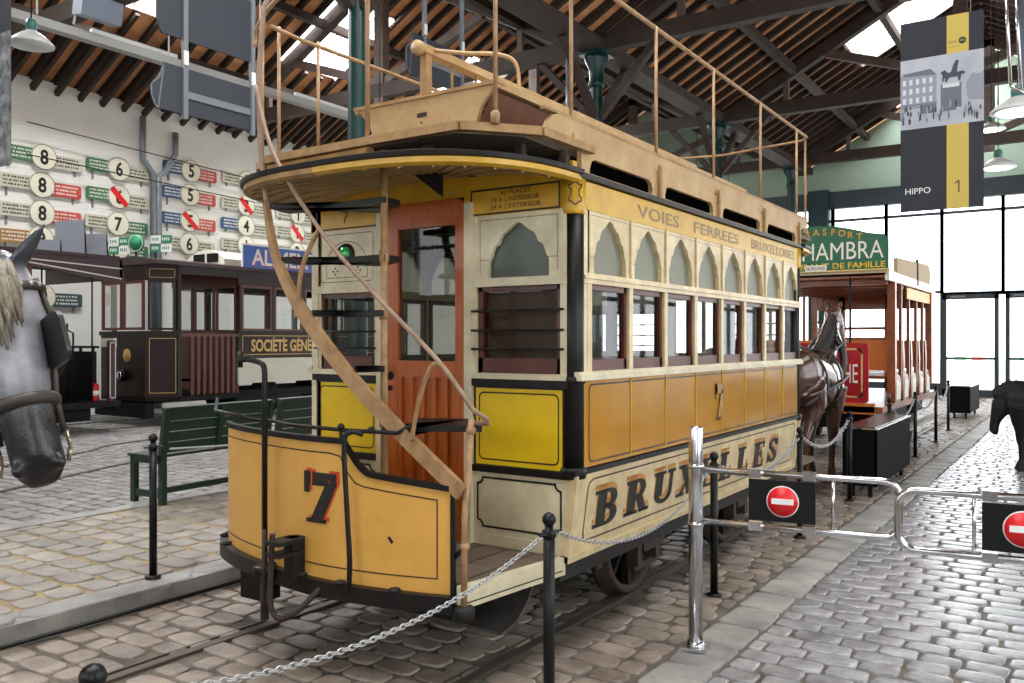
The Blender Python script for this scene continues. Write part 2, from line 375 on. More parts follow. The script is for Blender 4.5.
# ---------------------------------------------------------------- walls
w = MB(); w.box(-18.3, -18, -8, 28.4, 0, 7.0); struct('wall_left', w, M_brickwhite)
w = MB()
for a, b in ((-8, -5.5), (-1.5, 1.5), (5.5, 8), (12, 14), (18, 20), (24, 28.4)): w.box(3, 3.3, a, b, 0, 7)
w.box(3, 3.3, -8, 28.4, 5.2, 7); w.box(3, 3.3, -8, 28.4, 0, .9); struct('wall_right', w, M_brickwhite)
w = MB()                                                    # gable above the glazing
for xa, xm, xb in ((-18, -12.75, -7.5), (-7.5, -2.25, 3)):
    w.ngon(Pl((0, 28, 0), (1, 0, 0), (0, 0, 1), (0, 1, 0)), [(xa, 6.25), (xb, 6.25), (xb, 7), (xm, 7+5.25*.55), (xa, 7)], 0, .3)
struct('wall_back', w, M_palegreen)
w = MB(); w.box(-18.3, 3.3, 27.9, 28.15, 5.72, 6.25); struct('trim_7', w, M_winframe)
# glazing of the end wall
k = 0; xs = [-17.9+1.4*i for i in range(8)]+[-6.67, -5.12, -3.60, -2.04, -.5, 1.05, 2.6]
for i in range(len(xs)-1):
    a, b = xs[i], xs[i+1]; door = a in (-3.60, -2.04)
    k += 1; f = MB(); z0 = 2.97 if door else .05
    for x in (a, b): f.box(x-.045, x+.045, 27.95, 28.09, z0, 5.75)
    for z in (z0, 3.05 if not door else 3.0, 5.35): f.box(a, b, 27.97, 28.07, z-.04, z+.04)
    if not door: f.box(a, b, 27.97, 28.07, .05, .38)
    fo = struct('window_%d' % k, f, M_winframe)
    g = MB(); g.add([(a, 28.02, z0), (b, 28.02, z0), (b, 28.02, 5.72), (a, 28.02, 5.72)], [(0, 1, 2, 3)]); struct('pane', g, M_glass, fo)
for n, (a, b) in enumerate(((-3.58, -2.14), (-1.98, -.6))):
    f = MB()
    f.box(a, a+.11, 27.9, 28.06, 0, 2.95); f.box(b-.11, b, 27.9, 28.06, 0, 2.95); f.box(a, b, 27.9, 28.06, 2.82, 2.95); f.box(a, b, 27.9, 28.06, 0, .22)
    d = struct('door_%d' % (n+1), f, M_winframe)
    g = MB(); g.add([(a+.1, 27.98, .2), (b-.1, 27.98, .2), (b-.1, 27.98, 2.85), (a+.1, 27.98, 2.85)], [(0, 1, 2, 3)]); struct('pane', g, M_glass, d)
    h = MB(); h.box(a+.1, b-.1, 27.84, 27.88, 1.08, 1.15); struct('push_bar', h, M_winframe, d)
    h = MB(); h.box(a+.32, a+.62, 27.835, 27.84, 1.07, 1.16); struct('sticker', h, mat('green sticker', (60, 120, 80), .5), d)
    h = MB(); h.box(a+.78, a+1.05, 27.835, 27.84, 1.07, 1.16); struct('sticker', h, mat('red sticker', (200, 60, 50), .5), d)
    h = MB(); h.box(a+.2, a+.6, 27.85, 27.9, 2.86, 2.92); struct('door_closer', h, M_steelgrey, d)
w = MB(); w.box(-7.35, -6.75, 27.7, 28.1, 0, 6.3); struct('wall_back_pier', w, M_green)
w = MB(); w.box(-18.3, 3.3, -8.3, -8, 0, 2.6); w.box(-18.3, 3.3, -8.3, -8, 6.0, 9.95)
for x in (-18.3, -14, -9.6, -5, -.9, 2.6): w.box(x, x+.7, -8.3, -8, 2.6, 6.0)
struct('wall_front', w, M_brickwhite)
for n, (a, b) in enumerate(((-17.6, -14), (-13.3, -9.6), (-8.9, -5), (-4.3, -.9), (-.2, 2.6))):
    f = MB()
    for i in range(5): x = a+(b-a)*i/4; f.box(x-.04, x+.04, -8.2, -8.1, 2.6, 6.0)
    for z in (2.64, 3.8, 4.9, 5.96): f.box(a, b, -8.2, -8.1, z-.04, z+.04)
    struct('window_%d' % (50+n), f, M_winframe)
# side windows of the right wall
for n, (a, b) in enumerate(((-5.5, -1.5), (1.5, 5.5), (8, 12), (14, 18), (20, 24))):
    f = MB()
    for i in range(5): y = a+(b-a)*i/4; f.box(3.1, 3.18, y-.04, y+.04, .9, 5.2)
    for z in (.94, 2.4, 3.8, 5.16): f.box(3.1, 3.18, a, b, z-.04, z+.04)
    fo = struct('window_%d' % (20+n), f, M_winframe)
    g = MB(); g.add([(3.14, a, .9), (3.14, b, .9), (3.14, b, 5.2), (3.14, a, 5.2)], [(0, 1, 2, 3)]); struct('pane', g, M_glass, fo)

# ---------------------------------------------------------------- roof
def zroof(x):
    xx = x+7.5 if x > -7.5 else x+18
    return 7+.55*(xx if xx < 5.25 else 10.5-xx)
HOLES = {'wl': [(8.5, 10.7), (13.8, 15.7), (18.7, 20.6), (2.6, 4.6)], 'wr': [(21, 23), (2.2, 4.2), (-3, -1), (26, 27.7)], 'el': [], 'er': [(5.5, 7.5), (0, 2)]}
HX = {'wl': (-15.9, -13.9), 'wr': (-4.8, -2.6), 'el': (-11, -9), 'er': (-2.0, .2)}
nsk = 30
for key, xa, xb in (('wl', -18.35, -12.75), ('el', -12.75, -7.5), ('wr', -7.5, -2.25), ('er', -2.25, 3.3)):
    d = MB(); up = .10
    def q(x0, x1, y0, y1):
        zo = lambda x: (zroof(max(-17.999, min(x, 2.999)))+(.55*(x+18) if x < -18 else 0)+(-.55*(x-3) if x > 3 else 0))+.12
        d.add([(x0, y0, zo(x0)), (x1, y0, zo(x1)), (x1, y1, zo(x1)), (x0, y1, zo(x0)), (x0, y0, zo(x0)+.1), (x1, y0, zo(x1)+.1), (x1, y1, zo(x1)+.1), (x0, y1, zo(x0)+.1)],
              [(0, 1, 2, 3), (7, 6, 5, 4), (0, 4, 5, 1), (1, 5, 6, 2), (2, 6, 7, 3), (3, 7, 4, 0)])
    e = 1e-4; XA = xa+e; XB = xb-e
    hs = sorted(HOLES[key]); y = -8; hx = HX[key]
    for (h0, h1) in hs:
        q(XA, XB, y, h0); q(XA, hx[0], h0, h1); q(hx[1], XB, h0, h1); y = h1
    q(XA, XB, y, 28.4)
    struct('ceiling_'+{'wl': 'far_left', 'el': 'left', 'wr': 'middle', 'er': 'right'}[key], d, M_deck)
    rf = MB(); y = -7.75
    while y < 27.9:
        ends = [(XA+.02, XB)]
        for h0, h1 in hs:
            if h0-.02 < y < h1+.02: ends = [(XA+.02, hx[0]), (hx[1], XB)]
        for a, b in ends:
            za = zroof(max(a, -17.999) if a < -12 else min(a, 2.999)); zb = zroof(min(b, 2.999))
            if a < -18: za += .55*(a+18)
            if b > 3: zb -= .55*(b-3)
            rf.beam((a, y, za+.045), (b, y, zb+.045), .09, .15)
        y += .5
    if key == 'wl':
        for j in range(71): rf.beam((-17.98, -7.75+j*.5, 6.78), (-16.4, -7.75+j*.5, 6.78+1.58*.55), .085, .13)
    o = struct('ceiling_rafters', rf, M_rafter)
    pl = MB()
    for t in (.35, .7):
        x = xa+(xb-xa)*t; zz = zroof(x)-.17; pl.box(x-.07, x+.07, -8, 28, zz-.1, zz+.08)
    struct('ceiling_purlins', pl, M_timber)
    for h0, h1 in hs:
        nsk += 1; f = MB(); zf = lambda x: zroof(x)+.16
        for yy in np.linspace(h0, h1, 5): f.beam((hx[0], yy, zf(hx[0])), (hx[1], yy, zf(hx[1])), .035, .05)
        for x in (hx[0], hx[1]): f.beam((x, h0, zf(x)), (x, h1, zf(x)), .06, .16)
        for yy in (h0, h1): f.beam((hx[0], yy, zf(hx[0])-.05), (hx[1], yy, zf(hx[1])-.05), .06, .2)
        fo = struct('window_%d' % nsk, f, mat('pale pink frame', (190, 160, 150), .6))
        g = MB(); g.add([(hx[0], h0, zf(hx[0])), (hx[1], h0, zf(hx[1])), (hx[1], h1, zf(hx[1])), (hx[0], h1, zf(hx[0]))], [(0, 1, 2, 3)]); struct('pane', g, M_skyglass, fo)
COLY = (1.6, 7.8, 14.0, 20.2, 26.4)
for y in COLY:
    for xa in (-18, -7.5):
        t = MB(); xm = xa+5.25; xb = xa+10.5; zr = 7+5.25*.55
        t.box(xa, xb, y-.11, y+.11, 6.86, 7.16)                      # tie beam
        t.beam((xa+.1, y, 6.92), (xm, y, zr-.22), .2, .26); t.beam((xb-.1, y, 6.92), (xm, y, zr-.22), .2, .26)
        struct('ceiling_truss', t, M_timber)
        t = MB()
        t.box(xm-.13, xm+.13, y-.1, y+.1, 6.7, zr-.2)                # king post
        for sg in (-1, 1):
            t.beam((xm+sg*.1, y, 7.2), (xm+sg*2.7, y, zr-2.7*.55-.3), .14, .18)
            t.box(xm+sg*3.6-.06, xm+sg*3.6+.06, y-.05, y+.05, 7.1, zr-3.6*.55-.3)
        struct('ceiling_truss_post', t, M_timber_l)
vb = MB(); vb.box(-7.72, -7.28, -8, 28, 6.86, 7.06); struct('ceiling_valley_beam', vb, M_timber)
vb = MB(); vb.box(2.8, 3.0, -8, 28, 6.7, 7.0); struct('ceiling_wall_plate', vb, M_timber)
for n, y in enumerate(COLY[:4]):                                     # braces from column to valley beam and ties
    b = MB()
    for sg in (-1, 1):
        b.beam((-7.5, y+sg*.1, 5.7), (-7.5, y+sg*1.2, 6.86), .12, .14, up=(1, 0, 0)); b.beam((-7.5+sg*.1, y, 5.7), (-7.5+sg*1.2, y, 6.88), .12, .14, up=(0, 1, 0))
    struct('ceiling_brace', b, M_timber)
# cast iron columns
def column(y, lab):
    t = Thing('iron_column', lab, 'column', (-7.5, y, 0), group='green iron columns')
    s = MB(); s.lathe((0, 0, 0), [(.14, .55), (.125, .7), (.115, 6.2), (.12, 6.36)], 20); t.part('shaft', s, M_green)
    s = MB(); s.lathe((0, 0, 0), [(.24, 0), (.24, .25), (.19, .32), (.19, .5), (.16, .56)], 20); t.part('base', s, M_green)
    s = MB(); s.lathe((0, 0, 0), [(.12, 6.22), (.15, 6.26), (.15, 6.32), (.125, 6.36), (.14, 6.57), (.22, 6.74), (.22, 6.80)], 20)
    s.box(-.25, .25, -.25, .25, 6.80, 6.86); t.part('capital', s, M_green); return t
column(7.8, 'dark green iron column rising directly behind the yellow tram\'s front end')
column(14.0, 'dark green iron column beside a grey downpipe above the yellow tram roof')
column(20.2, 'thin green iron column behind the far half of the tram roof railing')
column(26.4, 'farthest green iron column, near the glazed end wall')
p = MB(); p.tube([(-7.86, 13.62, 6.85), (-7.86, 13.62, 5.55), (-7.86, 13.62, 5.4), (-7.72, 13.62, 5.1), (-7.72, 13.62, 4.9), (-7.72, 13.62, 0.0)], .055, 10)
single('drain_pipe', p, M_steelgrey, 'grey downpipe with a bend running down beside a green iron column', 'pipe', (-7.72, 13.62, 0))
# ---------------------------------------------------------------- the yellow tram
C_cream = mat('aged cream paint', (218, 208, 178), .38, var=.22, vs=7, c2=(190, 178, 145))
C_creamside = mat('warm cream paint', (222, 202, 158), .32, c2=(188, 166, 124), vs=7)
C_yellow = mat('bright yellow paint', (226, 192, 28), .3, c2=(206, 170, 22), vs=3)
C_ochre = mat('ochre yellow paint', (188, 132, 22), .2, c2=(172, 118, 18), vs=3, coat=.6)
C_band = mat('gold yellow paint', (214, 168, 44), .35, c2=(190, 146, 36), vs=5)
C_dash = mat('tan yellow dash paint', (218, 166, 82), .4, c2=(206, 154, 70), vs=4)
C_tan = mat('tan deck paint', (176, 140, 92), .6, c2=(138, 106, 68), vs=10)
C_deck = mat('beige deck paint', (188, 156, 108), .5, c2=(166, 132, 88), vs=6)
C_black = mat('tram black paint', (13, 12, 13), .42, c2=(24, 19, 17), vs=14, spec=.3)
C_line = mat('painted black line', (24, 20, 16), .5)
C_wood = mat('orange brown varnished wood', (186, 94, 26), .38, c2=(154, 72, 20), vs=5, stretch=(6, 6, .7), coat=.1)
C_sash = mat('mahogany sash', (98, 44, 28), .35, c2=(70, 30, 20), vs=5)
C_inner = mat('dark interior wood', (110, 66, 40), .4, c2=(84, 48, 30), vs=5, stretch=(5, 5, .6))
C_iron = mat('grimy iron', (34, 29, 26), .65, .2, c2=(20, 18, 17), vs=12)
C_rust = mat('rusty iron', (62, 44, 36), .75, c2=(40, 30, 25), vs=14)
C_plank = mat('worn floor planks', (120, 104, 86), .75, c2=(84, 70, 58), vs=9, stretch=(1, 8, 1))
C_frost = mat('frosted arch glass', (150, 150, 128), .25)
C_frostf = mat('dim frosted arch glass', (84, 92, 80), .22)
for m_ in (C_frost, C_frostf):                                 # let some daylight through the panes
    nt = m_.node_tree; tr = nt.nodes.new('ShaderNodeBsdfTranslucent'); tr.inputs[0].default_value = rgb((190, 192, 176)); mx_ = nt.nodes.new('ShaderNodeMixShader'); mx_.inputs[0].default_value = .4
    out_ = nt.nodes['Material Output']; nt.links.new(nt.nodes['Principled BSDF'].outputs[0], mx_.inputs[1]); nt.links.new(tr.outputs[0], mx_.inputs[2]); nt.links.new(mx_.outputs[0], out_.inputs[0])
C_pipe = mat('tan painted pipe', (178, 142, 100), .5, c2=(140, 106, 72), vs=12)
C_orange = mat('orange letter shading', (196, 136, 72), .5)
C_red = mat('red letter shading', (196, 66, 28), .5)
C_bare = mat('pale hood ceiling', (176, 148, 100), .5, c2=(150, 122, 78), vs=4)
C_glass = glass('tram glass', (205, 210, 206), .8)
C_glassside = glass('side tram glass', (200, 200, 196), .9)
C_brown7 = mat('faded brown number', (150, 104, 50), .4)
C_ghost = mat('faded grey lettering', (140, 116, 84), .5)

T = (-3.115, 5.84, 0)
tram = Thing('horse_tram', 'yellow double-deck horse tram number 7 standing on the rails', 'tram', T, local=False)
XR, XL, Y0, Y1 = -2.16, -4.07, 3.82, 7.87
S = Pl((XR, Y0, 0), (0, 1, 0), (0, 0, 1), (1, 0, 0))          # side facing the walkway, a = along the tram
SB = Pl((XL, Y0, 0), (0, 1, 0), (0, 0, 1), (-1, 0, 0))
FR = Pl((XL, Y0, 0), (1, 0, 0), (0, 0, 1), (0, -1, 0))        # front end wall, a = from the left corner
BK = Pl((XL, Y1, 0), (1, 0, 0), (0, 0, 1), (0, 1, 0))
LEN = Y1-Y0; WID = XR-XL; NW = 8; A0 = .13; AW = (LEN-.13-.03)/NW
def arch_pts(cx, hw, b0, ht):                                  # pointed lobed moorish arch
    half = [(1.0, 0), (1.0, .30), (.90, .40), (.86, .50), (.80, .58), (.66, .62), (.60, .72), (.52, .80), (.38, .84), (.26, .90), (.12, .97), (0, 1.0)]
    out = []
    for i in range(len(half)-1):
        out.append(half[i])
        m = ((half[i][0]+half[i+1][0])/2, (half[i][1]+half[i+1][1])/2); out.append(m)
    out.append(half[-1]); L = [(-x, y) for x, y in out]+[(x, y) for x, y in out[-2::-1]]
    return [(cx+x*hw, b0+y*ht) for x, y in L]
# --- body sides
for P, near in ((S, True), (SB, False)):
    b = MB(); b.pbox(P, .0, LEN, .93, 1.405, -.04, 0); b.pbox(P, 0, LEN, 2.275, 2.43, -.04, .0)
    o1 = tram.part('lower_panel', MB().pbox(P, .06, LEN, .95, 1.40, -.04, .0), C_ochre, label='glossy ochre side panel' if near else None)
    for i in range(1, NW):
        s = MB().pbox(P, A0+i*AW-.004, A0+i*AW+.004, .965, 1.395, 0, .006); tram.part('seam_strip', s, C_band, o1)
    if near:
        s = MB().stroke(P, rrect(.13, LEN-.05, .975, 1.375, .03), .008, .0025); tram.part('painted_border', s, C_line, o1)
        s = MB()
        for pl in slab('7')[0]: s.ngon(P, [(1.94+x*.19, 1.05+y*.26) for x, y in pl], .007, .009)
        tram.part('number_seven', s, C_brown7, o1, label='faded brown number 7')
    s = MB().pbox(P, 0, LEN, 1.40, 1.43, -.04, .03); s.pbox(P, 0, LEN, 1.43, 1.445, -.04, .018); tram.part('window_sill', s, C_cream)
    s = MB().pbox(P, .06, LEN, 1.90, 1.955, -.03, .012); s.pbox(P, .06, LEN, 1.925, 1.94, .01, .022); tram.part('window_rail', s, C_creamside)
    s = MB().pbox(P, -.03, LEN+.03, .918, .944, -.05, .012); tram.part('base_moulding', s, C_black)
    band = MB().pbox(P, 0, LEN, 2.28, 2.425, -.04, .004); bo = tram.part('letter_board', band, C_band)
    if near:
        s = MB().text(P, 'VOIES', .70, 2.315, .072, c=.004, depth=.002, width=.60, bold=.01)
        s.text(P, 'FERREES', 1.55, 2.315, .072, c=.004, depth=.002, width=.86, bold=.01)
        s.text(P, 'BRUXELLOISES', 2.70, 2.315, .072, c=.004, depth=.002, width=1.15, bold=.01); tram.part('lettering', s, C_ghost, bo)
    tram.part('corner_pilaster', MB().pbox(P, .052, A0-.02, 1.44, 2.285, -.04, .004), C_creamside)
    for i in range(NW):
        a = A0+i*AW; c = a+AW/2
        s = MB().pbox(P, a-.024, a+.024, 1.44, 1.91, -.03, .006); tram.part('window_pillar', s, C_creamside)
        f = MB(); q = .028
        for bx in ((a+.024, a+AW-.024, 1.445, 1.445+.06), (a+.024, a+AW-.024, 1.90-.03, 1.90), (a+.024, a+.024+q, 1.445, 1.90), (a+AW-.024-q, a+AW-.024, 1.445, 1.90)):
            f.pbox(P, *bx, -.045, -.012)
        fo = tram.part('window_sash', f, C_sash)
        g = MB().add([P(a+.05, 1.5, -.03), P(a+AW-.05, 1.5, -.03), P(a+AW-.05, 1.88, -.03), P(a+.05, 1.88, -.03)], [(0, 1, 2, 3)])
        tram.part('window_glass', g, C_glassside, fo)
        f = MB(); ap = arch_pts(c, AW*.385, 1.958, .292)
        f.hole(P, a+.004, a+AW-.004, 1.955, 2.282, ap, -.03, 0)
        if near: f.stroke(P, [(x, y) for x, y in arch_pts(c, AW*.43, 1.958, .312)], .004, .001, closed=False)
        fo = tram.part('arch_panel', f, C_creamside)
        g = MB().add([P(a+.02, 1.95, -.026), P(a+AW-.02, 1.95, -.026), P(a+AW-.02, 2.27, -.026), P(a+.02, 2.27, -.026)], [(0, 1, 2, 3)])
        tram.part('arch_glass', g, C_frost, fo)
        if i: tram.part('arch_batten', MB().pbox(P, a-.008, a+.008, 1.955, 2.285, -.01, .012), C_creamside)
        if near:
            l = MB(); l.stroke(P, [(a+.012, 1.99), (a+.012, 2.26), (a+AW-.012, 2.26), (a+AW-.012, 1.99)], .003, .001, closed=False); l.stroke(P, [(a+.012, 2.04), (a+AW*.12, 2.04)], .003, .001, closed=False)
            tram.part('painted_line', l, mat('brown hairline', (120, 96, 66), .5), fo)
    # tumblehome skirt
    sg = 1 if near else -1; xt = XR if near else XL; xb_ = xt-.06*sg
    SK = Pl((xb_, Y0, .47), (0, 1, 0), (.06*sg, 0, .45), (1*sg, 0, -.13)); SH = math.hypot(.06, .45)
    s = MB(); pr = [(.0, -.05), (.12, -.02), (.34, -.012), (SH-.01, .0)]
    for (b0, c0), (b1, c1) in zip(pr[:-1], pr[1:]): s.add([SK(.0, b0, c0), SK(LEN, b0, c0), SK(LEN, b1, c1), SK(.0, b1, c1)], [(0, 1, 2, 3)], False)
    s = MB().pbox(SK, 0, LEN, 0, SH, -.03, 0); sko = tram.part('skirt', s, C_creamside)
    s = MB().pbox(SK, -.01, LEN+.01, 0, .035, -.03, .016); s.pbox(SK, -.01, .05, 0, SH, -.03, .012); s.pbox(SK, LEN-.05, LEN+.01, 0, SH, -.03, .012); tram.part('skirt_trim', s, C_creamside, sko)
    if near:
        l = MB().stroke(SK, rrect(.14, LEN-.12, .085, SH-.04, .05, n=2), .009, .002); tram.part('painted_border', l, C_line, sko)
        sh = slab_text(MB(), SK, 'BRUXELLES', .228, .165, .372, .205, .33, .004); tram.part('letter_shading', sh, C_orange, sko)
        t = slab_text(MB(), SK, 'BRUXELLES', .232, .135, .372, .205, .33, .007); tram.part('lettering', t, C_line, sko)
# rounded corner posts
for P, sgn in ((S, 1), (SB, -1)):
    for a in (0, LEN):
        x = P.o.x-sgn*.045; y = Y0+(.045 if a == 0 else LEN-.045)
        if a == 0 and sgn < 0: tram.part('corner_post', MB().box(x-.04, x+.04, y-.045, y+.04, .93, 2.43), C_cream); continue
        s = MB().lathe((x, y, 0), [(.056, .93), (.056, 2.26)], 18); po = tram.part('corner_post', s, C_black)
        s = MB().lathe((x, y, 0), [(.066, .90), (.070, .93), (.066, .955)], 18); tram.part('post_ring', s, C_black, po); tram.part('post_ring', MB().lathe((x, y, 0), [(.062, 1.385), (.066, 1.40), (.062, 1.42)], 18), C_black, po)
        s = MB().lathe((x, y, 0), [(.058, 2.25), (.064, 2.27), (.064, 2.43)], 18); tram.part('corner_block', s, C_band)
CP = Pl((XR-.045, Y0+.045, 0), (.78, .62, 0), (0, 0, 1), (.62, -.78, 0))
sh = [(0, .055), (.014, .05), (.022, .04), (.034, .044), (.030, .028), (.020, .018), (.020, -.012), (.032, -.026), (.030, -.044), (.02, -.042), (.012, -.052), (0, -.058)]
s = MB().stroke(CP, [(x, 2.352+y) for x, y in sh]+[(-x, 2.352+y) for x, y in sh[-2:0:-1]], .006, .0665); tram.part('corner_crest', s, C_line)
# --- end walls (front one is the one seen)
for P, front in ((FR, True), (BK, False)):
    dx0, dx1 = .62, 1.22                                       # door opening
    for (a0, a1) in ((0.05, .565), (1.27, WID-.07)):
        right = a0 > 1
        lp = tram.part('end_panel', MB().pbox(P, a0, a1, .925, 1.36, -.04, .0), C_yellow, label='bright yellow end panel')
        l = MB().stroke(P, rrect(a0+.035, a1-.035, .965, 1.325, .03), .008, .002); l.stroke(P, rrect(a0+.006, a1-.006, .93, 1.355, .004, n=1), .012, .002); tram.part('painted_border', l, C_line, lp)
        tram.part('black_rail', MB().pbox(P, a0-.02, a1+.03, .895, .93, -.04, .016), C_black); tram.part('black_rail', MB().pbox(P, a0-.02, a1+.03, 1.36, 1.40, -.04, .02), C_black)
        s = MB().pbox(P, a0-.02, a1+.02, 1.40, 1.43, -.04, .028); s.pbox(P, a0-.02, a1+.02, 1.895, 1.94, -.04, .022)
        s.pbox(P, a0-.02, a0+.018, 1.43, 2.28, -.03, .01); s.pbox(P, a1-.02, a1+.02, 1.43, 2.28, -.03, .01); tram.part('window_casing', s, C_cream)
        f = MB(); b0, b1 = a0+.02, a1-.02
        for bx in ((b0, b1, 1.43, 1.51), (b0, b1, 1.87, 1.90), (b0, b0+.03, 1.43, 1.90), (b1-.03, b1, 1.43, 1.90)): f.pbox(P, *bx, -.045, -.01)
        fo = tram.part('window_sash', f, C_sash)
        g = MB().add([P(b0+.02, 1.5, -.03), P(b1-.02, 1.5, -.03), P(b1-.02, 1.88, -.03), P(b0+.02, 1.88, -.03)], [(0, 1, 2, 3)]); tram.part('window_glass', g, C_glass, fo)
        for z in (1.56, 1.66, 1.765):
            tram.part('guard_bar', MB().tube([P(a0-.005, z, .02), P(a1+.005, z, .02)], .007, 6), C_black)
        c = (a0+a1)/2; f = MB()
        if right or not front:
            ap = arch_pts(c, .192, 1.942, .29); f.hole(P, b0-.005, b1+.005, 1.94, 2.28, ap, -.03, 0)
            f.stroke(P, arch_pts(c, .212, 1.942, .318), .004, .001, closed=False)
            fo = tram.part('arch_panel', f, C_cream)
            g = MB().add([P(b0, 1.93, -.027), P(b1, 1.93, -.027), P(b1, 2.27, -.027), P(b0, 2.27, -.027)], [(0, 1, 2, 3)]); tram.part('arch_glass', g, C_frostf, fo)
            l = MB(); l.stroke(P, [(b0+.02, 1.97), (b0+.02, 2.255), (b1-.02, 2.255), (b1-.02, 1.97)], .004, .0015, closed=False)
            for q in (b0+.02, b1-.02): l.stroke(P, [(q, 2.04), (q+(.06 if q < c else -.06), 2.04)], .004, .0015, closed=False)
            tram.part('painted_line', l, mat('brown hairline', (120, 96, 66), .5), fo)
        else:
            f.pbox(P, b0-.005, b1+.005, 1.94, 2.28, -.03, 0); fo = tram.part('lamp_panel', f, C_cream)
            l = MB(); l.stroke(P, rrect(b0+.02, b1-.02, 1.965, 2.255, .02), .004, .0015); l.stroke(P, [(c-.17, 1.99)]+[(c+.17*math.cos(PI-PI*i/12), 2.06+.15*math.sin(PI*i/12)) for i in range(13)]+[(c+.17, 1.99)], .004, .0015)
            for q in (-1, 1):
                for u, v_ in ((0, .018), (0, -.018), (.018, 0), (-.018, 0)): l.ngon(P, [(c+q*.095+u+.007*math.cos(t), 2.03+v_+.007*math.sin(t)) for t in [i*PI/3 for i in range(6)]], 0, .002)
            tram.part('painted_line', l, C_line, fo)
            s = MB().lathe(P(c, 2.13, 0), [(.066, 0), (.066, .02), (.052, .026), (.052, .012)], 20, axis=P.n); lo = tram.part('signal_lamp', s, C_black)
            s = MB().lathe(P(c, 2.13, .0), [(.052, .01), (.044, .028), (.02, .036), (.0, .037)], 20, axis=P.n); tram.part('green_lens', s, mat('green lens glass', (40, 170, 70), .08, coat=.5), lo)
    hb = MB().pbox(P, .02, dx0+.02, 2.28, 2.43, -.04, .0); hb.pbox(P, dx1-.02, WID-.02, 2.28, 2.43, -.04, .0); hb.pbox(P, dx0+.02, dx1-.02, 2.397, 2.43, -.04, 0); hb.pbox(P, .02, WID-.02, 2.43, 2.52, -.04, 0)
    ho = tram.part('end_letter_board', hb, C_band)
    l = MB(); l.stroke(P, [(dx1+.03, 2.29), (dx1+.03, 2.42), (WID-.1, 2.42), (WID-.1, 2.29)], .010, .0015); l.stroke(P, [(.05, 2.29), (.05, 2.42), (dx0-.03, 2.42), (dx0-.03, 2.29)], .010, .0015); tram.part('painted_border', l, C_line, ho)
    if front:
        t = MB(); 
        t.text(P, '42 PLACES', 1.54, 2.385, .026, .001, .002, align='CENTER', width=.19); t.text(P, '18 A L\'INTERIEUR', 1.54, 2.347, .026, .001, .002, align='CENTER', width=.30); t.text(P, '24 A L\'EXTERIEUR', 1.54, 2.309, .026, .001, .002, align='CENTER', width=.32)
        t.text(P, '7', .30, 2.32, .075, .001, .002, align='CENTER'); tram.part('lettering', t, mat('faded black lettering', (70, 52, 24), .5), ho)
    if front: tram.part('wooden_shutter', MB().pbox(P, 1.29, 1.82, 1.42, 1.92, -.075, -.06), C_inner)
    # door: posts, leaf with arched head
    s = MB().pbox(P, dx0-.045, dx0, .5, 2.36, -.05, .03); s.pbox(P, dx1, dx1+.045, .5, 2.36, -.05, .03); tram.part('door_post', s, C_cream)
    d = MB(); zt = 2.395; r_ = .12
    def arc_(cx, cz, rr, t0, t1, n=6): return [(cx+rr*math.cos(t0+(t1-t0)*i/n), cz+rr*math.sin(t0+(t1-t0)*i/n)) for i in range(n+1)]
    gx0, gx1, gz0, gz1 = dx0+.105, dx1-.075, 1.49, 2.25
    d.pbox(P, dx0, gx0, .5, zt-.08, -.03, .01); d.pbox(P, gx1, dx1, .5, zt-.08, -.03, .01); d.pbox(P, gx0, gx1, 1.42, gz0, -.03, .01); d.pbox(P, gx0, gx1, .5, .66, -.03, .01); d.pbox(P, gx0, gx1, gz1, zt-.08, -.03, .01)
    d.ngon(P, [(dx0, zt-.08)]+[(dx1, zt-.08)]+arc_(dx1-.08, zt-.08, .08, 0, PI/2)+arc_(dx0+.08, zt-.08, .08, PI/2, PI), -.03, .01)
    do = tram.part('door', d, C_wood)
    s = MB()
    for i in range(5): a = gx0+.004+i*.084; s.pbox(P, a+.0, a+.022, .66, 1.42, -.025, .008)
    s.pbox(P, gx1-.02, gx1, .66, 1.42, -.025, .008); s.pbox(P, gx0, gx1, .66, 1.42, -.025, -.012); s.pbox(P, gx0, gx1, 1.395, 1.42, -.02, .012); tram.part('slatted_panel', s, C_wood, do)
    g = MB().add([P(gx0, gz0, -.01), P(gx1, gz0, -.01), P(gx1, gz1, -.01), P(gx0, gz1, -.01)], [(0, 1, 2, 3)]); tram.part('door_glass', g, C_glass, do)
    s = MB().tube([P(dx0+.05, 1.40, .0), P(dx0+.05, 1.40, .04), P(dx0+.05, 1.43, .055), P(dx0+.06, 1.47, .05)], .011, 6); s.lathe(P(dx0+.05, 1.40, 0), [(.026, 0), (.026, .012), (.018, .02)], 10, axis=P.n); s.lathe(P(dx0+.05, 1.33, 0), [(.016, 0), (.016, .02)], 8, axis=P.n); tram.part('door_handle', s, C_black, do)
    # cream panel under the end wall
    for (a0, a1) in ((0.03, .575), (1.265, WID-.05)):
        s = MB().pbox(P, a0, a1, .5, .90, -.04, -.002); co = tram.part('lower_end_panel', s, C_cream)
        l = MB().stroke(P, rrect(a0+.03, a1-.04, .60, .865, .035, n=3, inv=True), .011, .003); tram.part('painted_border', l, C_line, co)
        s = MB().pbox(P, a0, a1, .5, .56, -.03, .006); tram.part('foot_rail', s, C_cream, co)
    s = MB().ngon(P, [(XR-XL-.12, .90), (XR-XL, .90), (XR-XL-.06, .47), (XR-XL-.12, .47)], -.06, .0); s.ngon(P, [(.12, .90), (0, .90), (.06, .47), (.12, .47)], -.06, .0); tram.part('corner_foot', s, C_cream)
